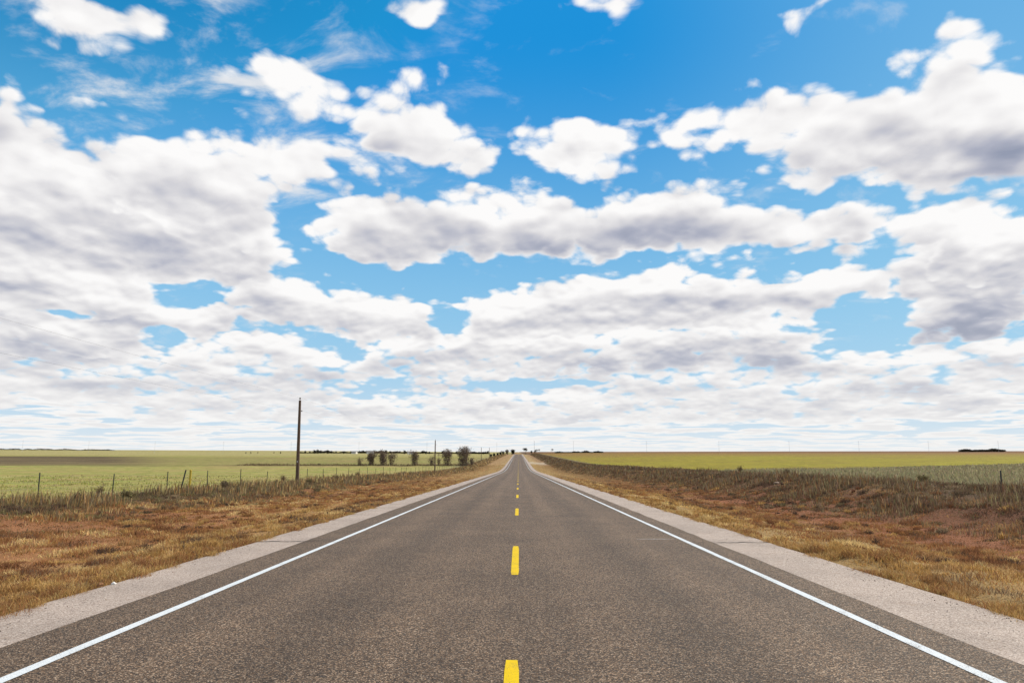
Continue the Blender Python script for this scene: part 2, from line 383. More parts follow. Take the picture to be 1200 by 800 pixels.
def shoulder_mat():
    m, G = mat('pale shoulder aggregate'); p = pos(G); px, py, _ = G.sep(p); flat = G.xyz(px, py, 0.0)
    c = G.voro(flat, 95.0, 'F1', '2D', out='Color'); r, g, b = G.sep(c)
    col = G.ramp(r, [(0.0, (0.15, 0.115, 0.095)), (0.25, (0.29, 0.23, 0.195)), (0.7, (0.37, 0.31, 0.27)), (0.95, (0.46, 0.395, 0.35)), (1.0, (0.64, 0.57, 0.50))])
    stones = G.voro(flat, 17.0, 'F1', '2D', out='Color'); s, _, _ = G.sep(stones)
    sd = G.voro(flat, 17.0, 'F1', '2D')
    spot = G.m('MULTIPLY', G.step(s, 0.88, 0.90), G.step(sd, 0.22, 0.14))
    col = G.mix(spot, col, (0.10, 0.085, 0.08))
    big = G.noise(flat, 0.8, 6.0, 0.65); k = G.step(big, 0.25, 0.75, 0.84, 1.13)
    dirt = G.m('MULTIPLY', G.step(G.noise(flat, 2.3, 5.0, 0.7), 0.55, 0.75), 0.35)
    col = G.mix(dirt, col, (0.25, 0.17, 0.11))
    col = G.mix(1.0, col, G.xyz(k, k, k), 'MULTIPLY')
    principled(G, col, 0.85, 0.3, 0, r, 0.4, 0.004)
    return m

def paint(name, color, worn):
    m, G = mat(name); p = pos(G); px, py, _ = G.sep(p); flat = G.xyz(px, py, 0.0)
    c = G.voro(flat, 92.0, 'F1', '2D', out='Color'); r, g, b = G.sep(c); d = G.voro(flat, 92.0, 'F1', '2D')
    n = G.noise(flat, 3.0, 5.0, 0.65)
    w = G.m('MULTIPLY', G.step(G.m('ADD', G.m('MULTIPLY', d, 0.5), n), 0.78, 1.02), worn)
    k = G.step(r, 0, 1, 0.88, 1.06)
    col = G.mix(1.0, color, G.xyz(k, k, k), 'MULTIPLY')
    col = G.mix(w, col, (0.12, 0.10, 0.08))
    principled(G, col, 0.75, 0.15, 0, G.m('MULTIPLY', d, -1.0), 0.5, 0.005)
    return m

STRAW, RUSSET, DUN = (0.35, 0.235, 0.105), (0.25, 0.105, 0.052), (0.115, 0.08, 0.053)
def ground_mat():
    m, G = mat('prairie ground'); p = pos(G); px, py, _ = G.sep(p); flat = G.xyz(px, py, 0.0)
    n1 = G.noise(flat, 0.35, 5.0, 0.6); n2 = G.noise(flat, 2.2, 6.0, 0.65); n3 = G.noise(flat, 18.0, 4.0, 0.7)
    along = G.noise(G.xyz(G.m('MULTIPLY', px, 1.0), G.m('MULTIPLY', py, 0.12)), 0.5, 5.0, 0.6)
    w = G.m('ADD', G.m('MULTIPLY', G.m('SUBTRACT', n1, 0.5), 3.5), G.m('MULTIPLY', G.m('SUBTRACT', n2, 0.5), 3.0))
    a = G.m('SUBTRACT', G.m('MULTIPLY', px, -1.0), 5.0)
    far = G.step(py, 55.0, 240.0)
    def verge(dist, width, stops): return G.ramp(G.m('DIVIDE', G.m('ADD', dist, w), width), stops)
    L = verge(a, 20.0, [(0.0, STRAW), (0.12, (0.32, 0.18, 0.075)), (0.24, (0.285, 0.14, 0.065)), (0.5, (0.245, 0.115, 0.057)), (0.62, (0.15, 0.105, 0.058)), (0.78, (0.16, 0.13, 0.065)), (0.95, (0.27, 0.26, 0.12))])
    L = G.mix(G.m('MULTIPLY', far, 0.75), L, G.ramp(G.m('DIVIDE', G.m('ADD', a, w), 20.0), [(0.0, (0.31, 0.225, 0.11)), (0.6, (0.27, 0.18, 0.085)), (0.72, (0.17, 0.13, 0.08)), (0.95, (0.25, 0.23, 0.11))]))
    b = G.m('SUBTRACT', px, 5.0)
    Rr = verge(b, 20.0, [(0.0, (0.27, 0.18, 0.08)), (0.10, STRAW), (0.20, (0.23, 0.135, 0.065)), (0.32, RUSSET), (0.52, (0.18, 0.082, 0.046)), (0.66, DUN), (0.86, (0.14, 0.115, 0.07)), (0.97, (0.19, 0.18, 0.10))])
    Rr = G.mix(G.m('MULTIPLY', far, 0.75), Rr, G.ramp(G.m('DIVIDE', G.m('ADD', b, w), 20.0), [(0.0, (0.31, 0.23, 0.115)), (0.42, (0.25, 0.17, 0.09)), (0.6, DUN), (0.95, (0.14, 0.12, 0.08))]))
    # left field: pale green grass, one streaky dark brown strip, pale stubble beyond
    fw = G.m('ADD', py, G.m('MULTIPLY', G.m('SUBTRACT', G.noise(G.xyz(G.m('MULTIPLY', px, 0.3), py), 0.012, 3.0, 0.5), 0.5), 120.0))
    fw = G.m('ADD', fw, G.m('MULTIPLY', G.m('SUBTRACT', G.noise(G.xyz(G.m('MULTIPLY', px, 0.10), py), 0.05, 5.0, 0.65), 0.5), 130.0))
    green = G.mix(G.step(n1, 0.35, 0.7), (0.21, 0.235, 0.052), (0.335, 0.295, 0.11))
    patch = G.noise(G.xyz(G.m('MULTIPLY', px, 0.30), py), 0.05, 7.0, 0.68)
    green = G.mix(G.step(px, -46.0, -22.0, 0.0, 0.55), green, G.mix(G.step(n2, 0.35, 0.65), (0.25, 0.22, 0.075), (0.38, 0.315, 0.14)))
    green = G.mix(G.step(patch, 0.46, 0.62), green, (0.30, 0.23, 0.095))
    streaks = G.noise(G.xyz(G.m('MULTIPLY', px, 0.06), py), 0.07, 5.0, 0.65)
    dark_strip = G.mix(G.step(streaks, 0.36, 0.66), (0.060, 0.040, 0.027), (0.19, 0.15, 0.075))
    band = G.m('MULTIPLY', G.step(fw, 250.0, 285.0), G.step(fw, 560.0, 500.0))
    west = G.step(G.m('DIVIDE', px, G.m('MAXIMUM', py, 1.0)), -0.46, -0.60, 0.30, 1.0)
    lf = G.mix(G.m('MULTIPLY', band, west), green, dark_strip)
    scrub = G.m('MULTIPLY', G.m('MULTIPLY', G.step(G.m('ADD', py, w), 279.0, 283.0), G.step(G.m('ADD', py, w), 297.0, 289.0)), G.step(px, -150.0, -95.0))
    lf = G.mix(G.m('MULTIPLY', scrub, G.step(n1, 0.3, 0.6, 0.35, 0.95)), lf, (0.10, 0.075, 0.042))
    lf = G.mix(G.step(fw, 540.0, 700.0), lf, (0.31, 0.275, 0.115))
    L = G.mix(G.step(G.m('ADD', a, w), 16.5, 21.0), L, lf)
    # right field: grey green grass near the bank, then the yellow crop, brown at the horizon
    edge = G.m('ADD', G.m('SUBTRACT', py, G.m('MULTIPLY_ADD', G.m('SUBTRACT', px, 34.0), 0.58, 92.0)), G.m('MULTIPLY', w, 0.8))
    gg = G.mix(G.step(n2, 0.35, 0.65), (0.165, 0.17, 0.095), (0.235, 0.205, 0.125))
    wide = G.noise(G.xyz(G.m('MULTIPLY', px, 0.2), py), 0.016, 4.0, 0.6)
    crop = G.mix(G.step(patch, 0.38, 0.66), (0.245, 0.222, 0.022), (0.215, 0.165, 0.03))
    crop = G.mix(G.step(G.m('MULTIPLY_ADD', wide, 420.0, py), 420.0, 900.0), crop, (0.215, 0.135, 0.04))
    crop = G.mix(G.step(py, 900.0, 1600.0), crop, (0.16, 0.085, 0.04))
    rf = G.mix(G.step(edge, -1.0, 1.5), gg, crop)
    rim = G.m('MULTIPLY', G.step(edge, -3.0, -0.5), G.step(edge, 2.0, 0.0))
    rf = G.mix(G.m('MULTIPLY', rim, 0.6), rf, (0.09, 0.075, 0.04))
    Rr = G.mix(G.step(G.m('ADD', b, w), 17.0, 21.0), Rr, rf)
    # gravel entrance off the road down in the dip
    tr = G.m('MULTIPLY', G.m('MULTIPLY', G.step(G.m('ADD', py, w), 318.0, 326.0), G.step(G.m('ADD', py, w), 372.0, 360.0)), G.step(px, 15.0, 12.0))
    Rr = G.mix(G.m('MULTIPLY', tr, 0.6), Rr, (0.40, 0.35, 0.28))
    col = G.mix(G.step(px, -0.5, 0.5), L, Rr)
    n4 = G.noise(flat, 55.0, 3.0, 0.7)
    k = G.m('ADD', G.m('ADD', G.step(n3, 0.28, 0.72, 0.52, 1.40), G.step(n4, 0.3, 0.7, -0.24, 0.24)), G.step(along, 0.3, 0.7, -0.18, 0.18))
    col = G.mix(1.0, col, G.xyz(k, k, k), 'MULTIPLY')
    principled(G, col, 0.95, 0.08, 0, G.m('ADD', n3, G.m('MULTIPLY', n2, 2.0)), 0.8, 0.06)
    return m

def blade_mat(name, trans=0.35):
    m, G = mat(name)
    at = G.node('ShaderNodeAttribute', attribute_name='tint').outputs['Color']
    d = G.node('ShaderNodeBsdfDiffuse'); G.put(d.inputs[0], at)
    t = G.node('ShaderNodeBsdfTranslucent'); G.put(t.inputs[0], at)
    mx = G.node('ShaderNodeMixShader'); mx.inputs[0].default_value = trans
    G.l.new(d.outputs[0], mx.inputs[1]); G.l.new(t.outputs[0], mx.inputs[2]); G.put(G.out, mx.outputs[0])
    return m

M = {
    'asphalt': asphalt(), 'shoulder': shoulder_mat(), 'white': paint('white road paint', (0.60, 0.65, 0.69), 0.8), 'yellow': paint('yellow road paint', (0.66, 0.46, 0.002), 0.85),
    'faint': paint('faint scuffed paint', (0.30, 0.29, 0.27), 0.9), 'ground': ground_mat(), 'blade': blade_mat('dry blades'), 'leaf': blade_mat('leaf and twig', 0.2),
    'bark': simple('weathered bark', (0.085, 0.065, 0.052), 0.9), 'pole': simple('creosoted pole wood', (0.105, 0.066, 0.045), 0.8, 0.4, 9.0),
    'tpost': simple('dark steel post', (0.045, 0.05, 0.045), 0.6), 'wire': simple('galvanised wire', (0.16, 0.16, 0.165), 0.5, metal=0.6),
    'marker': simple('yellow plastic', (0.55, 0.40, 0.05), 0.5, 0.1), 'crack': simple('tar in a crack', (0.018, 0.016, 0.015), 0.9), 'paper': simple('white paper', (0.80, 0.79, 0.76), 0.8, 0.08),
    'galv': simple('grey steel', (0.46, 0.47, 0.49), 0.5, 0.1), 'insul': simple('brown porcelain', (0.06, 0.04, 0.035), 0.3), 'tagm': simple('pale metal tag', (0.55, 0.55, 0.55), 0.5),
    'wall': simple('white painted siding', (0.72, 0.71, 0.69), 0.7, 0.06), 'roof': simple('grey shingles', (0.16, 0.15, 0.155), 0.85), 'pane': simple('dark glass', (0.03, 0.035, 0.04), 0.15, 0.05), 'stone': simple('rust brown stone', (0.26, 0.13, 0.06), 0.9),
}

# ---------------------------------------------------------------- ground sheet
def spaced(lo, hi, fine, grow):
    v = [lo]; s = fine
    while v[-1] < hi: v.append(v[-1]+s); s *= grow
    return v
def grid(xs, ys, zf):
    X, Y = np.meshgrid(xs, ys); Z = zf(X, Y)
    nx, ny = len(xs), len(ys); k = (np.arange(ny-1)[:, None]*nx+np.arange(nx-1)[None]).ravel()
    idx = np.c_[k, k+1, k+1+nx, k+nx].ravel()
    return np.c_[X.ravel(), Y.ravel(), Z.ravel()], (idx, np.arange(0, len(idx), 4))
xr = spaced(5.2, 26, 0.22, 1.0)+spaced(26.5, 9000, 1.0, 1.09); xl = [-v for v in spaced(5.5, 24, 0.22, 1.0)+spaced(24.5, 9000, 1.0, 1.09)]
xs = sorted(xl+[-5.3, -3, 0, 3, 5.0]+xr)
ys = sorted([-v for v in spaced(1, 3000, 2, 1.25)]+spaced(0, 60, 0.30, 1.004)[:-1]+spaced(60, 12000, 0.9, 1.012))
ys = [v for i, v in enumerate(ys) if i == 0 or v-ys[i-1] > 0.05]
v, f = grid(np.array(xs), np.array(ys), land_z)
tag(mesh_obj('ground', v, f, M['ground'], smooth=True), kind='structure')

# ---------------------------------------------------------------- road, shoulders, markings
YS = np.array(spaced(-14, 60, 0.25, 1.0)+spaced(60.5, 1500, 0.6, 1.02))
def strip(name, xa, xb, dz, m, ys=YS, wob=0.0, seed=0, skirt=0.0):
    """a ribbon along the road; wob gives it ragged edges"""
    ea = xa+wob*(fbm(ys+seed, ys*0+seed, 0.7, 4)-0.5)*2 if np.isscalar(xa) else xa
    eb = xb+wob*(fbm(ys+seed+70, ys*0+seed, 0.7, 4)-0.5)*2 if np.isscalar(xb) else xb
    z = road_z(ys)+dz
    cols = [np.c_[ea, ys, z-skirt], np.c_[ea, ys, z], np.c_[eb, ys, z], np.c_[eb, ys, z-skirt]] if skirt else [np.c_[ea, ys, z], np.c_[eb, ys, z]]
    n = len(ys); vv = np.vstack(cols); idx = []
    for c in range(len(cols)-1):
        k = np.arange(n-1)+c*n; idx.append(np.c_[k, k+n, k+n+1, k+1].ravel())
    idx = np.concatenate(idx)
    return mesh_obj(name, vv, (idx, np.arange(0, len(idx), 4)), m)
tag(strip('road', -4.45, 3.97, 0.012, M['asphalt'], wob=0.05, seed=3, skirt=0.03), kind='structure')
tag(strip('road_shoulder', -5.41, -4.33, 0.002, M['shoulder'], wob=0.06, seed=11, skirt=0.07), kind='structure')
tag(strip('road_shoulder', 3.88, 5.14, 0.002, M['shoulder'], wob=0.06, seed=23, skirt=0.07), kind='structure')
tag(strip('edge_line', -3.815, -3.71, 0.016, M['white'], wob=0.012, seed=31), kind='structure')
tag(strip('edge_line', 3.41, 3.515, 0.016, M['white'], wob=0.012, seed=47), kind='structure')
dash = [(2.3, 5.95)]+[(10.41+12.19*k, 14.05+12.19*k) for k in range(0, 64)]
vv, ff = [], []
for a, b in dash:
    yy = np.linspace(a, b, 13); b0 = len(vv)
    for i, q in enumerate(yy):
        j = 0.006*(random.random()-0.5)
        pinch = 0.012 if i in (0, 12) else 0.0
        vv += [(-0.112+pinch+j, q, road_z(q)+0.016), (0.004-pinch+0.006*(random.random()-0.5), q, road_z(q)+0.016)]
    ff += [(b0+2*i, b0+2*i+1, b0+2*i+3, b0+2*i+2) for i in range(12)]
tag(mesh_obj('centre_dashes', vv, ff, M['yellow']), kind='structure')
def crack(xa, xb, y, dz, width):
    n = 40; t = np.linspace(0, 1, n); xx = xa+(xb-xa)*t; yy = y+(fbm(xx*3, xx*0+y, 1.0, 4)-0.5)*0.45
    w = width*(0.4+1.2*vnoise(xx, xx*0, 6.0))*np.where(np.arange(n) > n-6, 0.5, 1)
    z = road_z(y)+dz
    vv = [(a, b-c, z) for a, b, c in zip(xx, yy, w)]+[(a, b+c, z) for a, b, c in zip(xx, yy, w)]
    tag(mesh_obj('road_crack', vv, [(i, i+1, i+1+n, i+n) for i in range(n-1)], M['crack']), kind='structure')
crack(-5.46, -4.40, 14.95, 0.008, 0.030); crack(-4.43, -4.05, 14.92, 0.018, 0.012)
crack(5.12, 3.93, 14.85, 0.008, 0.022); crack(3.96, 3.58, 14.80, 0.018, 0.012)
n = 24; t = np.linspace(0, 1, n); w = 0.035*np.sin(t*math.pi)**0.5*(0.5+vnoise(t*9, t*0, 2.0))+0.004
sv = [(2.50+0.83*a, 15.40-b+0.02*a, road_z(15.40)+0.016) for a, b in zip(t, w)]+[(2.50+0.83*a, 15.40+b+0.02*a, road_z(15.40)+0.016) for a, b in zip(t, w)]
tag(mesh_obj('paint_scuff', sv, [(i, i+1, i+1+n, i+n) for i in range(n-1)], M['faint']), kind='structure')

# ---------------------------------------------------------------- grass (uncountable)
def pick(cols, n, jit=0.18):
    c = np.array(cols)[rng.integers(0, len(cols), n)]
    return np.clip(c*(1+jit*rng.standard_normal((n, 1)))*(1+0.05*rng.standard_normal((n, 3))), 0.01, 0.9)
def blades(name, x, y, h, w, col, label, lean=0.45, m='blade'):
    """every blade a bent, tapering strip; lean sideways in units of height"""
    n = len(x); z = land_z(x, y)-0.02; az = rng.random(n)*2*math.pi; la = rng.random(n)*2*math.pi; ln = h*lean*rng.random(n)**0.7*1.3
    dx, dy = np.cos(az)*w/2, np.sin(az)*w/2; lx, ly = np.cos(la)*ln, np.sin(la)*ln
    b = np.c_[x, y, z]
    v = np.stack([b-np.c_[dx, dy, 0*z], b+np.c_[dx, dy, 0*z],
                  b+np.c_[lx*0.35-dx*0.8, ly*0.35-dy*0.8, h*0.55], b+np.c_[lx*0.35+dx*0.8, ly*0.35+dy*0.8, h*0.55],
                  b+np.c_[lx, ly, h*np.clip(1-0.35*(ln/np.maximum(h, 1e-3))**2, 0.5, 1)]], 1).reshape(-1, 3)
    k = np.arange(n)[:, None]*5
    idx = np.concatenate([k+0, k+1, k+3, k+2, k+2, k+3, k+4], 1).ravel()
    st = (np.arange(n)[:, None]*7+np.array([0, 4])[None]).ravel()
    o = mesh_obj(name, v, (idx, st), M[m], tint=np.repeat(col, 5, 0))
    return tag(o, label, 'grass', kind='stuff')
def scatter(side, x0, x1, y0, y1, cover, hmean, wfac=0.0010, wmin=0.006, ragged=0.25):
    """positions in a strip beside the road, thinning out with distance as blades get wider; only what the lens could see from about here"""
    out = []
    edges = [y0]
    while edges[-1] < y1: edges.append(min(y1, edges[-1]*1.12+0.5))
    for a, b in zip(edges[:-1], edges[1:]):
        ym = (a+b)/2; w = max(wmin, wfac*ym); xm = min(x1, 0.86*b+1.5)
        if xm <= x0: continue
        n = int(cover*(xm-x0)*(b-a)/(w*hmean)); out.append(np.c_[x0+(xm-x0)*rng.random(n), a+(b-a)*rng.random(n), np.full(n, w)])
    q = np.vstack(out); q[:, 0] *= side
    return q[:, 0], q[:, 1], q[:, 2]*(0.7+0.6*rng.random(len(q)))

S_GOLD = [(0.54, 0.36, 0.14), (0.44, 0.27, 0.10), (0.66, 0.49, 0.23), (0.30, 0.165, 0.07), (0.47, 0.30, 0.115)]
S_RUST = [(0.33, 0.165, 0.075), (0.26, 0.13, 0.065), (0.42, 0.265, 0.125), (0.19, 0.09, 0.048), (0.38, 0.19, 0.08)]
S_DUN = [(0.19, 0.135, 0.09), (0.14, 0.095, 0.065), (0.26, 0.195, 0.125), (0.10, 0.068, 0.05), (0.17, 0.14, 0.075)]
S_OLIVE = [(0.24, 0.20, 0.10), (0.20, 0.155, 0.08), (0.28, 0.24, 0.125), (0.17, 0.12, 0.07), (0.20, 0.19, 0.08)]
S_GREEN = [(0.34, 0.34, 0.10), (0.31, 0.32, 0.085), (0.37, 0.325, 0.135), (0.39, 0.33, 0.16)]
S_GREY = [(0.31, 0.285, 0.16), (0.26, 0.25, 0.135), (0.36, 0.31, 0.20), (0.23, 0.19, 0.12)]
def zone(x, y, shift, seq, spread=0.9):
    """palette by distance from the road edge with ragged borders; light and dark patches run along the road as mowing leaves them"""
    n = len(x); d = np.abs(x)-5.3+0.9*rng.standard_normal(n)+shift; out = np.zeros((n, 3))
    t = np.clip((0.6*fbm(x, y*0.14, 1.0, 4)+0.4*fbm(x+90, y, 1.6, 2)-0.5)*2.6+0.5, 0, 0.999)
    for lo, hi, pal in seq:
        k = (d >= lo) & (d < hi); P = np.array(sorted(pal, key=sum)); m = int(k.sum())
        i = np.clip(np.round(t[k]*len(P)-0.5+spread*rng.standard_normal(m)), 0, len(P)-1).astype(int)
        out[k] = P[i]*(1+0.16*rng.standard_normal((m, 1)))*(1+0.05*rng.standard_normal((m, 3)))
    return np.clip(out, 0.01, 0.9)
INF = 1e9
for side, edge in ((-1, 5.43), (1, 5.16)):
    x, y, w = scatter(side, edge, 21.0, 5.0, 300.0, 0.85, 0.125)
    d = np.abs(x)-edge
    cl = fbm(x, y, 1.3, 3); wav = fbm(x, y, 0.22, 2)
    h = 0.035+0.13*np.clip((cl-0.42)*3.2, 0, 1)*(0.4+rng.random(len(x)))+0.05*rng.random(len(x))**2
    h *= np.where(d > 9.5, 1.25, 0.85)*np.where(y > 60, 1.15, 1)
    keep = (rng.random(len(x)) < 0.55+1.7*np.clip(cl-0.34, 0, 1)) & (d > 0.05*vnoise(x, y, 1.5))
    x, y, w, h, wav = x[keep], y[keep], w[keep], h[keep], wav[keep]
    sh = (wav-0.5)*7
    if side < 0: col = zone(x, y, sh, [(-INF, 1.9, S_GOLD+S_DUN[:2]), (1.9, 8.6, S_RUST+S_GOLD[1:4]+S_DUN[:1]), (8.6, 12.5, S_OLIVE+S_RUST[:2]+S_DUN), (12.5, INF, S_OLIVE+S_DUN)])
    else: col = zone(x, y, sh, [(-INF, 2.2, S_GOLD+S_DUN[:1]), (2.2, 8.2, S_RUST+S_RUST[1:4]+S_DUN[:2]), (8.2, 12.0, S_DUN+S_RUST[1:4]), (12.0, INF, S_DUN)])
    pale = np.clip((y-40)/110, 0, 0.9)[:, None]*np.clip(1.45-(np.abs(x)-5)/9, 0, 1)[:, None]
    col = col*(1-pale)+pick([(0.62, 0.46, 0.24), (0.52, 0.37, 0.18), (0.70, 0.55, 0.31), (0.46, 0.30, 0.15)], len(x))*pale
    blades('verge_grass', x, y, h, w, col, 'short dry golden and rust grass on the %s verge of the road' % ('left' if side < 0 else 'right'), lean=0.95)
    # thick tussocks along the pavement edge
    ny = 230 if side < 0 else 300
    ty = np.sort(6.5+95*rng.random(ny)**1.9); tx = edge-0.06+0.42*rng.random(ny)**1.2; xs_, ys_, hs_, ws_, cs_ = [], [], [], [], []
    for a, b in zip(ty, tx):
        r = 0.10+0.16*rng.random(); n = int(240*min(1, (12/a))**0.8)+25; H = 0.09+0.12*rng.random()
        rr = r*np.sqrt(rng.random(n)); th = rng.random(n)*6.283
        xs_.append(side*(b+rr*np.cos(th)*0.9)); ys_.append(a+rr*np.sin(th)*1.7); hs_.append(H*(1-0.55*(rr/r)**2)*(0.7+0.5*rng.random(n))); ws_.append(np.full(n, max(0.0045, 0.0008*a)))
        cs_.append(pick(S_GOLD+S_RUST[2:3]+S_GOLD[1:2] if rng.random() < 0.65 else S_RUST+S_GOLD[1:2], n))
    blades('tussock_grass', np.concatenate(xs_), np.concatenate(ys_), np.concatenate(hs_), np.concatenate(ws_), np.vstack(cs_), 'ragged golden brown tussocks overhanging the %s edge of the pavement' % ('left' if side < 0 else 'right'), lean=0.7)
    # separate clumps all over the verge, each of one colour
    nc = 3400; cy = 6.0+74*rng.random(nc)**1.55; cx = edge+0.3+14.5*rng.random(nc)**1.1
    k = (cx < 0.86*cy+1.5) & (fbm(cx*side+7, cy, 0.35, 2) > 0.36); cx, cy = cx[k], cy[k]
    xs_, ys_, hs_, ws_, cs_ = [], [], [], [], []
    for a, b in zip(cy, cx):
        r = 0.09+0.26*rng.random()**1.6; n = int(150*min(1, (11/a))**0.9*(r/0.2))+14; H = (0.07+0.15*rng.random()**1.5)*(1.25 if b > 13 else 1)
        rr = r*np.sqrt(rng.random(n)); th = rng.random(n)*6.283; dd = b-edge+1.2*rng.standard_normal()
        pal = (S_GOLD+S_RUST[2:3]) if dd < 2.2 else (S_RUST+S_DUN[3:4]+S_GOLD[3:5]) if dd < 8.5 else (S_OLIVE+S_DUN if side < 0 else S_DUN+S_RUST[1:4])
        c0 = np.array(pal[rng.integers(0, len(pal))])
        xs_.append(side*(b+rr*np.cos(th))); ys_.append(a+rr*np.sin(th)*1.3); hs_.append(H*(1-0.5*(rr/r)**2)*(0.6+0.6*rng.random(n))); ws_.append(np.full(n, max(0.005, 0.00095*a)))
        cs_.append(np.clip(c0*(1+0.22*rng.standard_normal((n, 1))), 0.01, 0.9))
    blades('clump_grass', np.concatenate(xs_), np.concatenate(ys_), np.concatenate(hs_), np.concatenate(ws_), np.vstack(cs_), 'scattered rust and dun clumps of dead grass on the %s verge' % ('left' if side < 0 else 'right'), lean=0.85)
# loose gravel along the ragged pavement edges
gx, gy = [], []
for side, a, b in ((-1, 4.45, 5.55), (1, 3.97, 5.30)):
    n = 1100; t = rng.random(n); gx.append(side*(a+(b-a)*t**0.22)); gy.append(5.5+26*rng.random(n)**1.8)
gx = np.concatenate(gx); gy = np.concatenate(gy); n = len(gx); gr = 0.003+0.008*rng.random(n)**3
o8 = np.array([(1, 0, 0), (-1, 0, 0), (0, 1, 0), (0, -1, 0), (0, 0, 1), (0, 0, -0.6)], float); f8 = np.array([(0, 2, 4), (2, 1, 4), (1, 3, 4), (3, 0, 4), (2, 0, 5), (1, 2, 5), (3, 1, 5), (0, 3, 5)])
gv = np.c_[gx, gy, np.where((gx > -5.4) & (gx < 5.13), road_z(gy)+0.004, land_z(gx, gy))][:, None, :]+o8[None]*gr[:, None, None]*(0.7+0.6*rng.random((n, 6, 1)))
idx = (f8[None]+6*np.arange(n)[:, None, None]).ravel()
o = mesh_obj('gravel', gv.reshape(-1, 3), (idx, np.arange(0, len(idx), 3)), M['blade'], tint=np.repeat(pick([(0.30, 0.25, 0.22), (0.18, 0.14, 0.12), (0.42, 0.37, 0.33), (0.12, 0.095, 0.085), (0.26, 0.17, 0.11)], n), 6, 0))
tag(o, 'loose gravel strewn along the pale road shoulders', 'gravel', kind='stuff')
# taller dead weeds: fence line on the left, the bank on the right
def weeds(side, x0, x1, y0, y1, cover, hm, pal, label, name, wf=0.0011, clump=0.42):
    x, y, w = scatter(side, x0, x1, y0, y1, cover, hm, wf)
    cl = fbm(x+31, y, 0.45, 3); k = rng.random(len(x)) < np.clip((cl-clump)*5, 0.08, 1)
    mid = 1-np.abs((np.abs(x)-(x0+x1)/2)/((x1-x0)/2))
    x, y, w, cl, mid = x[k], y[k], w[k], cl[k], mid[k]
    h = hm*(0.35+0.9*rng.random(len(x))**1.3)*(0.5+1.1*np.clip((cl-0.35)*3, 0, 1))*np.clip(0.35+1.1*mid, 0, 1)
    o = blades(name, x, y, h, w*0.8, pick(pal, len(x)), label, lean=0.30); o['category'] = 'weeds'
weeds(-1, 13.4, 21.8, 19, 860, 1.0, 0.42, S_OLIVE[:4]+S_DUN[:3]+S_DUN[4:]+S_GOLD[1:4]+S_RUST[2:3], 'brown and olive dead weeds along the wire fence', 'fence_weeds', clump=0.45)
weeds(1, 13.0, 22.0, 17, 860, 0.8, 0.36, S_DUN+S_DUN+S_OLIVE[1:2]+S_RUST[3:4]+S_GOLD[3:4]+S_OLIVE[2:3], 'tall dark dead weeds on the bank right of the road', 'bank_weeds', clump=0.40)
x, y, w = scatter(1, 21.0, 95.0, 24, 130, 0.40, 0.30, 0.0013)
k = y < 90+(x-34)*0.58; x, y, w = x[k], y[k], w[k]
blades('bank_grass', x, y, 0.14+0.24*rng.random(len(x))*(0.5+fbm(x, y, 0.3)), w, pick(S_GREY, len(x)), 'grey green rough grass between the weedy bank and the yellow field')
x, y, w = scatter(-1, 21.0, 75.0, 24, 120, 0.22, 0.22, 0.0013)
k = rng.random(len(x)) < np.clip((fbm(x, y, 0.2)-0.3)*2.5, 0.05, 1)*np.clip(1.15-y/105, 0, 1); x, y, w = x[k], y[k], w[k]
blades('field_grass', x, y, 0.06+0.14*rng.random(len(x)), w, pick(S_GREEN, len(x)), 'pale green grass of the left field beyond the fence')

# ---------------------------------------------------------------- plants, trees
def tube(vv, ff, path, radii, seg=6, cap=True):
    b0 = len(vv); path = [Vector(p) for p in path]
    for i, (p, r) in enumerate(zip(path, radii)):
        d = (path[min(i+1, len(path)-1)]-path[max(i-1, 0)]).normalized()
        u = d.orthogonal().normalized(); w = d.cross(u)
        for s in range(seg): vv.append(tuple(p+(u*math.cos(6.2832*s/seg)+w*math.sin(6.2832*s/seg))*r))
    for i in range(len(path)-1):
        for s in range(seg): ff.append((b0+i*seg+s, b0+i*seg+(s+1) % seg, b0+(i+1)*seg+(s+1) % seg, b0+(i+1)*seg+s))
    if cap: ff.append(tuple(b0+(len(path)-1)*seg+s for s in range(seg))); ff.append(tuple(b0+s for s in reversed(range(seg))))
def chips(name, centres, size, cols, parent, rnd, m='leaf'):
    """leaf and twig sized triangles around the given points"""
    n = len(centres); c = np.array(centres); a = rnd.standard_normal((n, 3)); a /= np.linalg.norm(a, axis=1)[:, None]; b = np.cross(a, rnd.standard_normal((n, 3))); b /= np.linalg.norm(b, axis=1)[:, None]
    s = size*(0.6+0.8*rnd.random((n, 1))); v = np.stack([c-a*s*0.5-b*s*0.3, c-a*s*0.2+b*s*0.45, c+a*s], 1).reshape(-1, 3)
    idx = np.arange(3*n); col = np.array(cols)[rnd.integers(0, len(cols), n)]*(1+0.2*rnd.standard_normal((n, 1)))
    return mesh_obj(name, v, (idx, np.arange(0, 3*n, 3)), M[m], parent, tint=np.repeat(np.clip(col, 0.008, 0.8), 3, 0))
BARE = [(0.18, 0.13, 0.11), (0.125, 0.09, 0.08), (0.23, 0.17, 0.135), (0.15, 0.12, 0.085), (0.20, 0.15, 0.10)]
DARK = [(0.035, 0.036, 0.026), (0.05, 0.045, 0.035), (0.065, 0.055, 0.045), (0.04, 0.045, 0.028)]
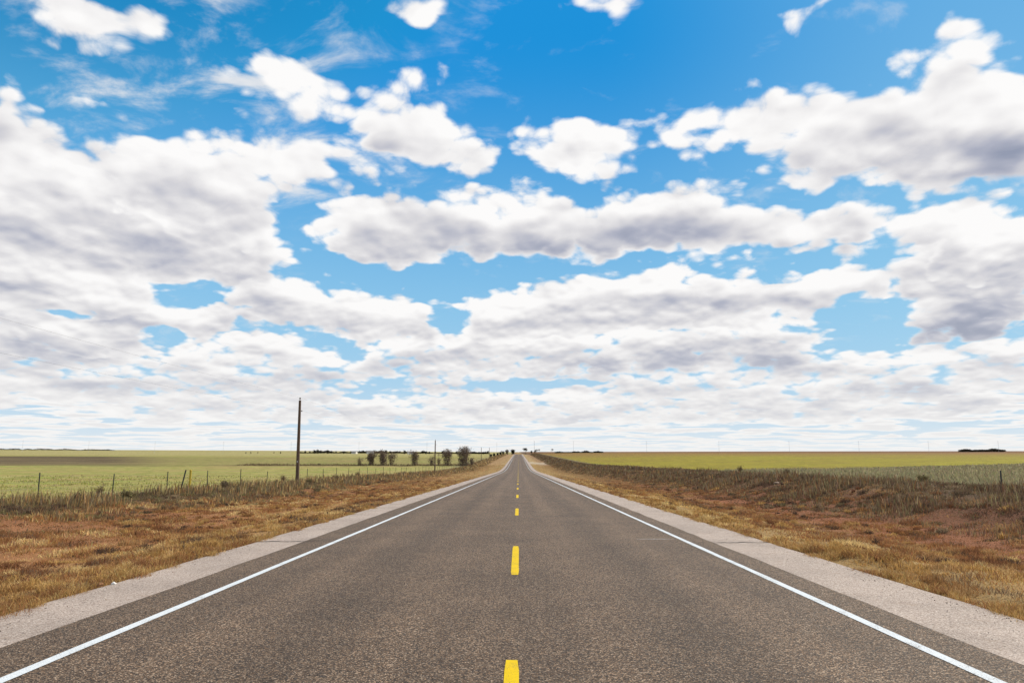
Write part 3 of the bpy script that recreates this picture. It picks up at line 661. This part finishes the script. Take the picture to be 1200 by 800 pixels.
def make_tree(name, h, spread, seed, pal, n, leaf, loc, label, cat='tree', group=None, stems=3, low=0.15, top_heavy=0.0):
    r = random.Random(seed); rnd = np.random.default_rng(seed)
    root = empty(name, loc, label, cat, group); vv, ff, tips = [], [], []
    def grow(p, d, ln, rad, lv):
        path = [Vector(p)]; rr = [rad]; dv = Vector(d)
        for i in range(3):
            dv = (dv+Vector((r.uniform(-.25, .25), r.uniform(-.25, .25), r.uniform(-.02, .22)))).normalized()
            path.append(path[-1]+dv*ln/3); rr.append(rad*(1-0.22*(i+1)))
        tube(vv, ff, path, rr, 5 if lv < 2 else 4)
        tips.extend((path[-1], path[-2]) if lv >= 1 else ())
        if lv < 3:
            for k in range(r.randint(2, 3)):
                t = path[r.randint(1, 3)]; q = r.uniform(0, 6.283); o = Vector((math.cos(q), math.sin(q), r.uniform(0.2, 1.0)))
                grow(t, (dv*0.8+o*spread).normalized(), ln*r.uniform(.55, .8), rr[-1]*0.75, lv+1)
    for s in range(stems):
        q = 6.283*s/stems+r.random(); grow((0.12*h*0.3*math.cos(q), 0.12*h*0.3*math.sin(q), -0.15), Vector((math.cos(q)*0.35*spread, math.sin(q)*0.35*spread, 1)).normalized(), h*0.42, h*0.020, 0)
    zmax = max(v[2] for v in vv); k = h/zmax; vv = [(a*k, b*k, c*k if c > 0 else c) for a, b, c in vv]
    mesh_obj('trunk', vv, ff, M['bark'], root)
    pts = np.array([tuple(t*k) for t in tips]); pts = pts[pts[:, 2] > h*low]
    w = (pts[:, 2]/h)**top_heavy; i = rnd.choice(len(pts), n, p=w/w.sum())
    c = pts[i]+rnd.standard_normal((n, 3))*h*0.075; c[:, 2] -= h*0.10*rnd.random(n)
    k0 = n//3; q = rnd.standard_normal((k0, 3)); q /= np.linalg.norm(q, axis=1)[:, None]; q *= rnd.random((k0, 1))**0.45
    c[-k0:] = np.array([0, 0, h*(0.60+0.12*top_heavy if stems > 1 else 0.84)])+q*np.array([h*0.36*spread**0.5, h*0.36*spread**0.5, h*(0.30 if stems > 1 else 0.13)])+0.05*h*rnd.standard_normal((k0, 3))
    if stems > 2:                                             # suckers and brush round the foot
        k = n//4; q = rnd.random(k)*6.283; r0 = h*0.30*rnd.random(k)**0.6*spread**0.5
        c[:k] = np.c_[r0*np.cos(q), r0*np.sin(q), h*0.42*rnd.random(k)]
    c[:, 2] = np.clip(c[:, 2], h*0.03, h*1.04)
    chips('crown', c, leaf, pal, root, rnd)
    return root
def at(px, y):
    """a spot on the land seen px from the road's far end, y metres out"""
    x = (px-607.4)/820.0*(0.988*y-0.3); return (x, y, float(land_z(x, y)))
# the row of thin, nearly leafless trees out in the left field
ROWT = [(421, 286, 3.4, 'thin bare sapling standing alone at the left end of the row in the field', 0.55, 160), (435, 284, 5.6, 'dense rounded brown tree, second from the left end of the row in the left field', 0.45, 900),
        (449, 288, 6.2, 'wide bare tree with open branches, left half of the touching pair in the left field', 0.75, 800), (459, 285, 5.8, 'narrow bare tree, right half of the touching pair in the left field', 0.5, 420),
        (486, 283, 6.0, 'slim upright bare tree alone in the middle of the row in the left field', 0.5, 620), (506, 285, 4.2, 'low sparse pale bush just left of the second utility pole', 0.8, 260),
        (524, 282, 6.4, 'top heavy dark tree between the second utility pole and the tallest tree', 0.7, 820), (543.5, 280, 7.4, 'tallest and broadest dark bare tree at the right end of the field row', 1.1, 1500),
        (553, 283, 3.2, 'small low bush at the foot of the tallest tree', 0.8, 220), (514, 288, 3.0, 'thin pale sapling just right of the second utility pole', 0.5, 120)]
for i, (px, y, h, lab, sp, n) in enumerate(ROWT):
    make_tree('bare_tree' if h > 4.5 else 'bush', h, sp, 40+i, BARE, int(n*2.6), 0.26 if h > 5 else 0.22, at(px, y), lab, 'tree' if h > 4.5 else 'bush', 'trees in a row across the left field', 3 if h > 4.5 else 4, 0.12, 1.2 if 'heavy' in lab or 'tallest' in lab else 0.2)
x = -112+92*rng.random(5200); y = 280+14*rng.random(5200); k = fbm(x, y, 0.12, 2)*rng.random(5200) > 0.13; x, y = x[k], y[k]
blades('field_scrub', x, y, 0.25+0.75*rng.random(len(x))**2*(0.4+fbm(x, y*0, 0.15)), np.full(len(x), 0.22), pick(S_DUN+S_OLIVE, len(x)), 'brown scrub along the foot of the tree row in the left field')['category'] = 'scrub'
# hedgerow climbing to the crest and the trees at the top
CREST = [(575, 560, 2.4), (579, 620, 2.6), (583, 680, 2.8), (586.5, 730, 3.4), (589.5, 790, 4.2)]
for i, (px, y, h) in enumerate(CREST):
    make_tree('hedge_shrub', h, 1.0, 70+i, DARK, 320, 0.45, at(px, y), 'dark low shrub on the left roadside climbing to the crest, %s from the bottom' % ('first', 'second', 'third', 'fourth', 'fifth')[i], 'shrub', 'dark shrubs left of the road near the crest', 4, 0.05)
make_tree('roadside_tree', 6.6, 0.9, 80, BARE+DARK, 700, 0.5, at(594, 870), 'grey brown bushy tree left of the round dark tree at the road crest', 'tree', None, 4, 0.05)
make_tree('roadside_tree', 6.6, 1.0, 81, DARK, 1100, 0.55, at(601, 905), 'round dark tree touching the left edge of the road at the crest', 'tree', None, 4, 0.05)
make_tree('roadside_tree', 7.6, 1.1, 82, DARK, 420, 0.55, at(614.6, 880), 'spreading flat topped tree on a thin trunk right of the road at the crest', 'tree', None, 1, 0.62, 2.0)
make_tree('roadside_tree', 4.6, 0.6, 83, DARK, 260, 0.45, at(622.5, 850), 'small dark tree right of the flat topped tree at the crest', 'tree', None, 2, 0.1)
make_tree('roadside_tree', 5.2, 0.5, 84, DARK, 300, 0.45, at(627, 850), 'taller narrow dark tree next to the tall pole at the crest', 'tree', None, 2, 0.1)
make_tree('field_tree', 6.0, 0.9, 85, BARE, 120, 0.5, at(632, 1000), 'thin pale tree standing on the skyline just right of the crest', 'tree', None, 1, 0.6, 2.0)
make_tree('field_tree', 7.0, 0.9, 86, BARE, 140, 0.5, at(647, 1100), 'lone thin tree on the right skyline between the crest and the yellow field', 'tree', None, 1, 0.6, 2.0)
# trees around the far farmsteads on the left skyline: a few kinds, copied
kinds = [make_tree('distant_tree', h, sp, 90+i, DARK, n, 1.0, (0, 0, 0), '', 'tree', 'trees on the far left skyline', st, 0.05) for i, (h, sp, n, st) in enumerate(((9, 1.0, 420, 4), (7, 0.9, 300, 3), (11, 1.2, 560, 4), (6, 0.7, 200, 3)))]
FAR = [(287, 3), (293, 3), (301, 3), (320, 3), (328, 1), (357, 1), (362, 3), (368, 0), (371.5, 2), (375, 0), (379.5, 1), (383.5, 0), (388, 1), (393, 3), (402, 3), (411, 3), (421, 1), (425, 0), (429, 1), (438, 0), (441, 1), (452, 0), (457, 1), (463, 3), (468, 1), (474, 0), (478, 3), (495, 0), (499, 1), (503, 3), (510, 1), (519, 0), (528, 3), (535, 1), (556, 1), (561, 3), (566, 3), (569, 1), (571.5, 0)]
used = set(); shape = ('broad round', 'small rounded', 'big wide crowned', 'tiny low')
for i, (px, kd) in enumerate(FAR):
    o = kinds[kd] if kd not in used else copy_tree(kinds[kd]); used.add(kd)
    o.location = at(px, 1650+60*((i*37) % 7)); o.rotation_euler = (0, 0, i*1.7); o.scale = (0.6,)*3 if px < 349 else (1.0,)*3
    zone_ = 'left of the near utility pole' if px < 349 else 'just right of the near utility pole' if px < 421 else 'behind the field trees' if px < 511 else 'right of the second pole'
    grp = [q for q in FAR if q[1] == kd and ((q[0] < 349) == (px < 349)) and ((q[0] < 421) == (px < 421)) and ((q[0] < 511) == (px < 511))]
    nth = ('first', 'second', 'third', 'fourth', 'fifth', 'sixth', 'seventh', 'eighth')[grp.index((px, kd))]
    o['label'] = '%s %s tree on the left skyline %s' % (nth, shape[kd], zone_)
def far_wood(name, px0, px1, y, h, n, label, flat=0.0):
    rnd = np.random.default_rng(len(label)); t = rnd.random(n); px = px0+(px1-px0)*t
    hh = h*(flat+(1-flat)*np.array(vnoise(px, px*0, 0.16))*1.5); x = (px-607.4)/820*y; yy = y+rnd.uniform(-12, 12, n)
    z = land_z(x, yy)+hh*rnd.random(n)**0.8
    o = chips(name, np.c_[x, yy, z], 2.2, DARK, None, rnd); tag(o, label, 'trees', kind='stuff')
far_wood('far_treeline', -70, 137, 4200, 7.0, 9000, 'thin dark line of far trees along the left end of the horizon')
far_wood('windbreak', 1115, 1166, 2600, 11.0, 5200, 'dark flat topped windbreak of trees on the right horizon', 0.55)
far_wood('far_brush', 650, 705, 1500, 3.0, 1500, 'low brown brush along the skyline right of the road crest')
far_wood('far_treeline', 352, 574, 1980, 6.0, 9000, 'low broken line of dark trees along the left skyline behind the farmhouses')
# farmhouses among the far trees
def farmhouse(px, y, label, w=16, dep=9, hw=4.0, hr=2.4, rz=0.2):
    root = empty('farmhouse', at(px, y), label, 'house', 'white farmhouses on the left skyline', rz)
    a, b = w/2, dep/2
    vv = [(-a, -b, -0.5), (a, -b, -0.5), (a, b, -0.5), (-a, b, -0.5), (-a, -b, hw), (a, -b, hw), (a, b, hw), (-a, b, hw), (-a, 0, hw+hr), (a, 0, hw+hr)]
    mesh_obj('wall', vv, [(0, 1, 5, 4), (1, 2, 6, 9, 5), (2, 3, 7, 6), (3, 0, 4, 8, 7)], M['wall'], root)
    e = 0.5; rv = []
    for dz in (0.05, 0.25): rv += [(-a-e, -b-e, hw-0.25+dz), (a+e, -b-e, hw-0.25+dz), (a+e, 0, hw+hr+dz), (-a-e, 0, hw+hr+dz), (-a-e, b+e, hw-0.25+dz), (a+e, b+e, hw-0.25+dz)]
    mesh_obj('roof', rv, [(0, 1, 2, 3), (3, 2, 5, 4), (6, 9, 8, 7), (9, 10, 11, 8), (0, 6, 7, 1), (4, 5, 11, 10), (0, 3, 9, 6), (3, 4, 10, 9), (1, 7, 8, 2), (2, 8, 11, 5)], M['roof'], root)
    for q in (-0.55, 0.05, 0.6):
        x0 = q*a; mesh_obj('window', [(x0-0.6, -b-0.06, 1.0), (x0+0.6, -b-0.06, 1.0), (x0+0.6, -b-0.06, 2.6), (x0-0.6, -b-0.06, 2.6), (x0-0.6, -b, 1.0), (x0+0.6, -b, 1.0), (x0+0.6, -b, 2.6), (x0-0.6, -b, 2.6)], [(0, 1, 2, 3), (0, 4, 5, 1), (1, 5, 6, 2), (2, 6, 7, 3), (3, 7, 4, 0)], M['pane'], root)
farmhouse(433.5, 1560, 'long white farmhouse among trees right of the sapling on the skyline')
farmhouse(415, 1580, 'small white farmhouse between the near utility pole and the bare row', 11, 8, 3.4, 2.0, -0.3)
farmhouse(481, 1570, 'white farmhouse just left of the slim upright bare tree', 13, 8, 3.6, 2.2, 0.5)

# single tall weeds and low bushes beside the road
def make_shrub(seed, h, sp, pal, n):
    rnd = np.random.default_rng(seed); r = random.Random(seed); root = link(bpy.data.objects.new('dry_bush', None)); vv, ff, pts = [], [], []
    for s in range(26):
        q = r.uniform(0, 6.283); l = r.uniform(.5, 1.0); d = Vector((math.cos(q)*sp*r.random(), math.sin(q)*sp*r.random(), 1)).normalized()
        p0 = Vector((r.uniform(-.08, .08), r.uniform(-.08, .08), -0.05)); p1 = p0+d*h*l*0.5; p2 = p1+(d+Vector((r.uniform(-.3, .3), r.uniform(-.3, .3), .1))).normalized()*h*l*0.5
        tube(vv, ff, [p0, p1, p2], [0.008, 0.006, 0.003], 4)
        for t in range(4):
            b = p1.lerp(p2, r.random()); e = b+Vector((r.uniform(-1, 1), r.uniform(-1, 1), r.uniform(.1, 1)))*h*0.16; tube(vv, ff, [b, e], [0.004, 0.002], 3); pts += [e, b, e.lerp(b, .5)]
    mesh_obj('stems', vv, ff, M['bark'], root)
    P = np.array([tuple(p) for p in pts]); c = P[rnd.integers(0, len(P), n)]+rnd.standard_normal((n, 3))*h*0.05; c[:, 2] = np.maximum(c[:, 2], 0.03)
    chips('foliage', c, 0.055, pal, root, rnd)
    return root
protos = [make_shrub(11, 0.85, 0.7, S_DUN, 700), make_shrub(12, 0.7, 1.0, S_OLIVE, 900), make_shrub(13, 1.0, 0.5, S_DUN+S_RUST[3:4], 600)]
SHRUBS = [  # where, kind, size, label
    (-17.6, 28.6, 0, 1.1, 'dark dead bush right behind the weeds between the two nearest fence posts'), (-18.2, 33.2, 1, 1.2, 'wide brown bush beside the second nearest fence post'), (-21.8, 37.0, 2, 0.9, 'lone spiky weed in the green field behind the third fence post'),
    (-19.6, 47.5, 0, 1.2, 'rounded dry bush just past the yellow marker post'), (-18.4, 54.0, 1, 1.1, 'low olive bush midway between the yellow marker and the utility pole'), (-20.0, 60.5, 2, 1.2, 'upright dry bush at the left foot of the near utility pole'),
    (-18.2, 62.0, 1, 1.1, 'leafy olive bush at the right foot of the near utility pole'), (-18.6, 72.0, 0, 1.3, 'brown bush on the fence line, first one beyond the near utility pole'), (-19.0, 84.0, 2, 1.3, 'tall dry bush on the fence line, second one beyond the near utility pole'),
    (13.2, 17.8, 1, 0.8, 'low dark bush in the rust grass at the right end of the ditch'), (14.6, 19.2, 0, 0.8, 'grey brown dead bush in the ditch below the weedy bank'), (17.6, 44.0, 0, 1.0, 'dark green brown bush below the bank left of the pale stone'),
    (21.0, 27.5, 2, 0.8, 'dark dead weed on the bank right of the single fence post'), (21.5, 38.0, 1, 1.2, 'broad dark bush on top of the weedy bank'), (19.5, 52.0, 0, 1.1, 'dark bush on the bank beneath the edge of the yellow field'), (20.5, 66.0, 2, 1.1, 'tall dry weed on the bank near the bend of the yellow field')]
taken = set()
for x, y, k, s, lab in SHRUBS:
    o = protos[k] if k not in taken else copy_tree(protos[k]); taken.add(k)
    o.location = (x, y, float(land_z(x, y))-0.02); s *= 0.72; o.scale = (s, s, s); o.rotation_euler = (0, 0, x*3+y); tag(o, lab, 'bush', 'dry bushes along the verges')
# pale dead branch at the right edge
vv, ff = [], []
for a, b, r in (((0, 0, 0), (-0.55, 0.1, 0.62), 0.02), ((-0.25, 0.05, 0.30), (-0.70, -0.1, 0.42), 0.012), ((-0.40, 0.07, 0.45), (-0.35, 0.2, 0.85), 0.01), ((-0.1, 0.02, 0.12), (-0.5, 0.2, 0.10), 0.012)):
    a, b = Vector(a), Vector(b); mid = a.lerp(b, .5)+Vector((0.03, 0.02, 0.05)); tube(vv, ff, [a, mid, b], [r, r*0.7, r*0.35], 5)
o = mesh_obj('dead_branch', vv, ff, simple('bleached wood', (0.42, 0.38, 0.33)), smooth=True); o.location = (17.6, 24.2, float(land_z(17.6, 24.2))+0.02)
tag(o, 'bleached forked dead branch lying among the weeds at the right edge', 'branch')

# ---------------------------------------------------------------- fence, posts, poles, wires
FX = -20.2; posts = [29.85+5.45*k for k in range(70)]; PY = [62.6, 165.5, 268.5, 371.5, 474.5]; PY0 = -43.0
fence = empty('wire_fence', (FX, 29.85, float(land_z(FX, 29.85))), 'barbed wire fence on dark steel posts along the left field', 'fence')
def local(v): return [(a-fence.location.x, b-fence.location.y, c-fence.location.z) for a, b, c in v]
def post_mesh(x, y, h=1.28, lean=(0, 0), w=0.024):
    z = float(land_z(x, y))-0.3; vv = []
    for t in (0.0, 1.0):
        for a, b in ((-w, -0.5*w), (w, -0.5*w), (w, 0), (0.35*w, 0.1*w), (0.2*w, w), (-0.2*w, w), (-0.35*w, 0.1*w), (-w, 0)): vv.append((x+a+lean[0]*t, y+b+lean[1]*t, z+(h+0.3)*t))
    return vv, [tuple(range(7, -1, -1)), tuple(range(8, 16))]+[(i, (i+1) % 8, 8+(i+1) % 8, 8+i) for i in range(8)]
near = [posts[0]-5.45*k for k in (3, 2, 1)]+posts
for y in near:
    if abs(y-PY[0]) < 1.2: continue
    vv, ff = post_mesh(FX+random.uniform(-.05, .05), y, 1.26+random.uniform(-.08, .08), (random.uniform(-.05, .05), random.uniform(-.05, .05)))
    mesh_obj('post', local(vv), ff, M['tpost'], fence)
vv, ff = post_mesh(FX-0.1, 42.6, 1.28, (0.28, 0.05), 0.04); mesh_obj('brace_post', local(vv), ff, M['tpost'], fence)
for hgt in (0.35, 0.62, 0.88, 1.13):
    vv, ff = [], []; pts = [(FX, y, float(land_z(FX, y))+hgt+0.02*math.sin(y*3.1+hgt*9)) for y in near]
    path = []
    for a, b in zip(pts[:-1], pts[1:]): path += [a, tuple((p+q)/2-(0.03 if i == 2 else 0) for i, (p, q) in enumerate(zip(a, b)))]
    tube(vv, ff, path+[pts[-1]], [0.0035]*(len(path)+1), 4); mesh_obj('wire', local(vv), ff, M['wire'], fence)
# right fence has only one post showing above the weeds
vv, ff = post_mesh(0, 0, 0.68, (0.03, 0), 0.03); z0 = float(land_z(20.6, 30.0)); z00 = float(land_z(0, 0))
o = mesh_obj('fence_post', [(a, b, c-z00) for a, b, c in vv], ff, M['tpost']); o.location = (19.9, 29.6, float(land_z(19.9, 29.6))+0.05); tag(o, 'single dark fence post standing out of the tall weeds on the right bank', 'post')
# yellow pipeline marker
mk = empty('marker_post', (-19.9, 43.0, float(land_z(-19.9, 43.0))), 'slim yellow marker post beside the fence left of the road', 'post')
vv = [(-0.05, -0.015, -0.2), (0.05, -0.015, -0.2), (0.065, 0.02, -0.2), (-0.065, 0.02, -0.2), (-0.05, -0.015, 1.18), (0.05, -0.015, 1.18), (0.065, 0.02, 1.18), (-0.065, 0.02, 1.18)]
mesh_obj('post', vv, [(3, 2, 1, 0), (4, 5, 6, 7), (0, 1, 5, 4), (1, 2, 6, 5), (2, 3, 7, 6), (3, 0, 4, 7)], M['marker'], mk)
vv, ff = [], []; tube(vv, ff, [(0, 0, 1.182), (0, 0, 1.21), (0, 0, 1.24)], [0.07, 0.07, 0.04], 10); mesh_obj('cap', vv, ff, M['marker'], mk)
# utility poles along the fence
def utility_pole(y, label, h=7.55, lean=0.0, first=[None]):
    x = FX+0.72; z = float(land_z(x, y))-0.25
    if first[0] is None:
        root = empty('utility_pole', (x, y, z), label, 'utility pole', 'wooden utility poles along the left fence')
        vv, ff = [], []; tube(vv, ff, [(0, 0, -0.5), (0, 0, 2.5), (0, 0, 5.0), (0, 0, h)], [0.165, 0.145, 0.125, 0.105], 12); mesh_obj('pole', vv, ff, M['pole'], root, smooth=False)
        vv, ff = [], []; tube(vv, ff, [(0, 0, h-0.02), (0, 0, h+0.17)], [0.018, 0.018], 6); pin = mesh_obj('pin', vv, ff, M['galv'], root)
        vv, ff = [], []; tube(vv, ff, [(0, 0, h+0.10), (0, 0, h+0.14), (0, 0, h+0.19), (0, 0, h+0.24), (0, 0, h+0.26)], [0.075, 0.08, 0.045, 0.06, 0.03], 10); mesh_obj('insulator', vv, ff, M['insul'], pin)
        vv, ff = [], []; tube(vv, ff, [(0.10, 0, h-0.95), (0.20, 0, h-0.95)], [0.015, 0.015], 6); tube(vv, ff, [(0.20, 0, h-1.01), (0.20, 0, h-0.95), (0.20, 0, h-0.89)], [0.03, 0.045, 0.03], 8); mesh_obj('side_insulator', vv, ff, M['insul'], root)
        mesh_obj('pole_tag', [(-0.05, -0.155, 2.10), (0.05, -0.155, 2.10), (0.05, -0.152, 2.2), (-0.05, -0.152, 2.2), (-0.05, -0.12, 2.10), (0.05, -0.12, 2.10), (0.05, -0.12, 2.2), (-0.05, -0.12, 2.2)], [(0, 1, 2, 3), (0, 4, 5, 1), (1, 5, 6, 2), (2, 6, 7, 3), (3, 7, 4, 0)], M['tagm'], root)
        first[0] = root
    else:
        root = copy_tree(first[0]); root.location = (x, y, z); root['label'] = label
    root.rotation_euler = (0, lean, 0)
    return root
utility_pole(PY[0], 'nearest and tallest brown wooden utility pole beside the left fence', lean=-0.012)
for y, nm in zip(PY[1:], ('second wooden utility pole along the fence, beside the bare tree row', 'third wooden utility pole, hidden against the tallest bare tree', 'fourth small wooden utility pole halfway up to the road crest', 'fifth tiny wooden utility pole nearest the road crest')): utility_pole(y, nm)
utility_pole(PY0, 'wooden utility pole behind the viewer carrying the overhead wires')
for nm, dx, dz, sag in (('upper', 0.0, 7.52, 0.55), ('lower', 0.20, 6.37, 0.75)):
    vv, ff = [], []; path = []; yy = [PY0]+PY
    for a, b in zip(yy[:-1], yy[1:]):
        for k in range(16):
            t = k/16; za = float(land_z(FX+.72, a)); zb = float(land_z(FX+.72, b)); path.append((FX+0.72+dx, a+(b-a)*t, za+(zb-za)*t+dz-4*sag*t*(1-t)))
    tube(vv, ff, path, [0.003]*len(path), 5); o = mesh_obj('overhead_wire', vv, ff, M['wire'])
    tag(o, '%s overhead wire strung along the left utility poles' % nm, 'wire', 'overhead wires')
# a taller pole by the right side of the crest
root = empty('utility_pole', at(626, 860), 'tall thin pole standing right of the road at the crest', 'utility pole')
vv, ff = [], []; tube(vv, ff, [(0, 0, -0.5), (0, 0, 15)], [0.16, 0.10], 8); mesh_obj('pole', vv, ff, M['pole'], root)
vv, ff = [], []; tube(vv, ff, [(-0.9, -0.14, 14.2), (0.9, -0.14, 14.2)], [0.06, 0.06], 4); mesh_obj('crossarm', vv, ff, M['pole'], root)
# transmission line standing along the horizon
TP = [22, 100.5, 179, 260, 340, 420, 500, 582, 672, 757.5, 842, 924, 1005, 1086, 1167]; ordn = ('first', 'second', 'third', 'fourth', 'fifth', 'sixth', 'seventh', 'eighth', 'ninth', 'tenth', 'eleventh', 'twelfth', 'thirteenth', 'fourteenth', 'fifteenth')
proto = None
for i, px in enumerate(TP):
    loc = at(px, 1760); lab = 'faint grey transmission pole on the horizon, %s from the left end' % ordn[i]
    if proto is None:
        proto = empty('transmission_pole', loc, lab, 'transmission pole', 'transmission poles along the horizon')
        vv, ff = [], []; tube(vv, ff, [(0, 0, -1), (0, 0, 29)], [0.24, 0.15], 8); mesh_obj('pole', vv, ff, M['galv'], proto)
        for hz in (22.5, 25.2, 27.9): vv, ff = [], []; tube(vv, ff, [(-1.9, 0, hz), (1.9, 0, hz)], [0.08, 0.08], 4); mesh_obj('crossarm', vv, ff, M['galv'], proto)
    else:
        o = copy_tree(proto); o.location = loc; o['label'] = lab
# ---------------------------------------------------------------- small things on the verge
def lump(name, r, m, loc, label, cat, seed, flat=0.7, rough=0.5):
    bm = bmesh.new(); bmesh.ops.create_icosphere(bm, subdivisions=3, radius=r); rr = random.Random(seed)
    dirs = [Vector((rr.uniform(-1, 1), rr.uniform(-1, 1), rr.uniform(-1, 1))).normalized() for _ in range(14)]
    for v in bm.verts:
        n = v.co.normalized(); k = 1-rough*max(0, max(n.dot(d) for d in dirs[:7])-0.75)*3+rough*0.4*max(0, max(n.dot(d) for d in dirs[7:])-0.7); v.co *= k; v.co.z = v.co.z*flat+r*flat*0.75
    me = bpy.data.meshes.new(name); bm.to_mesh(me); bm.free(); me.materials.append(m); o = link(bpy.data.objects.new(name, me)); o.location = loc; return tag(o, label, cat)
lump('litter', 0.032, M['paper'], (-5.36, 9.60, float(road_z(9.60))+0.0), 'crumpled scrap of white paper at the left edge of the pavement', 'litter', 5)
lump('stone', 0.045, M['stone'], (-5.50, 9.54, float(road_z(9.54))-0.02), 'rust brown stone just left of the white litter', 'stone', 6)
lump('stone', 0.24, simple('pale sandstone', (0.30, 0.21, 0.15)), (16.8, 46.5, float(land_z(16.8, 46.5))-0.12), 'pale flat stone half buried in the slope of the right bank', 'stone', 8, 0.5)
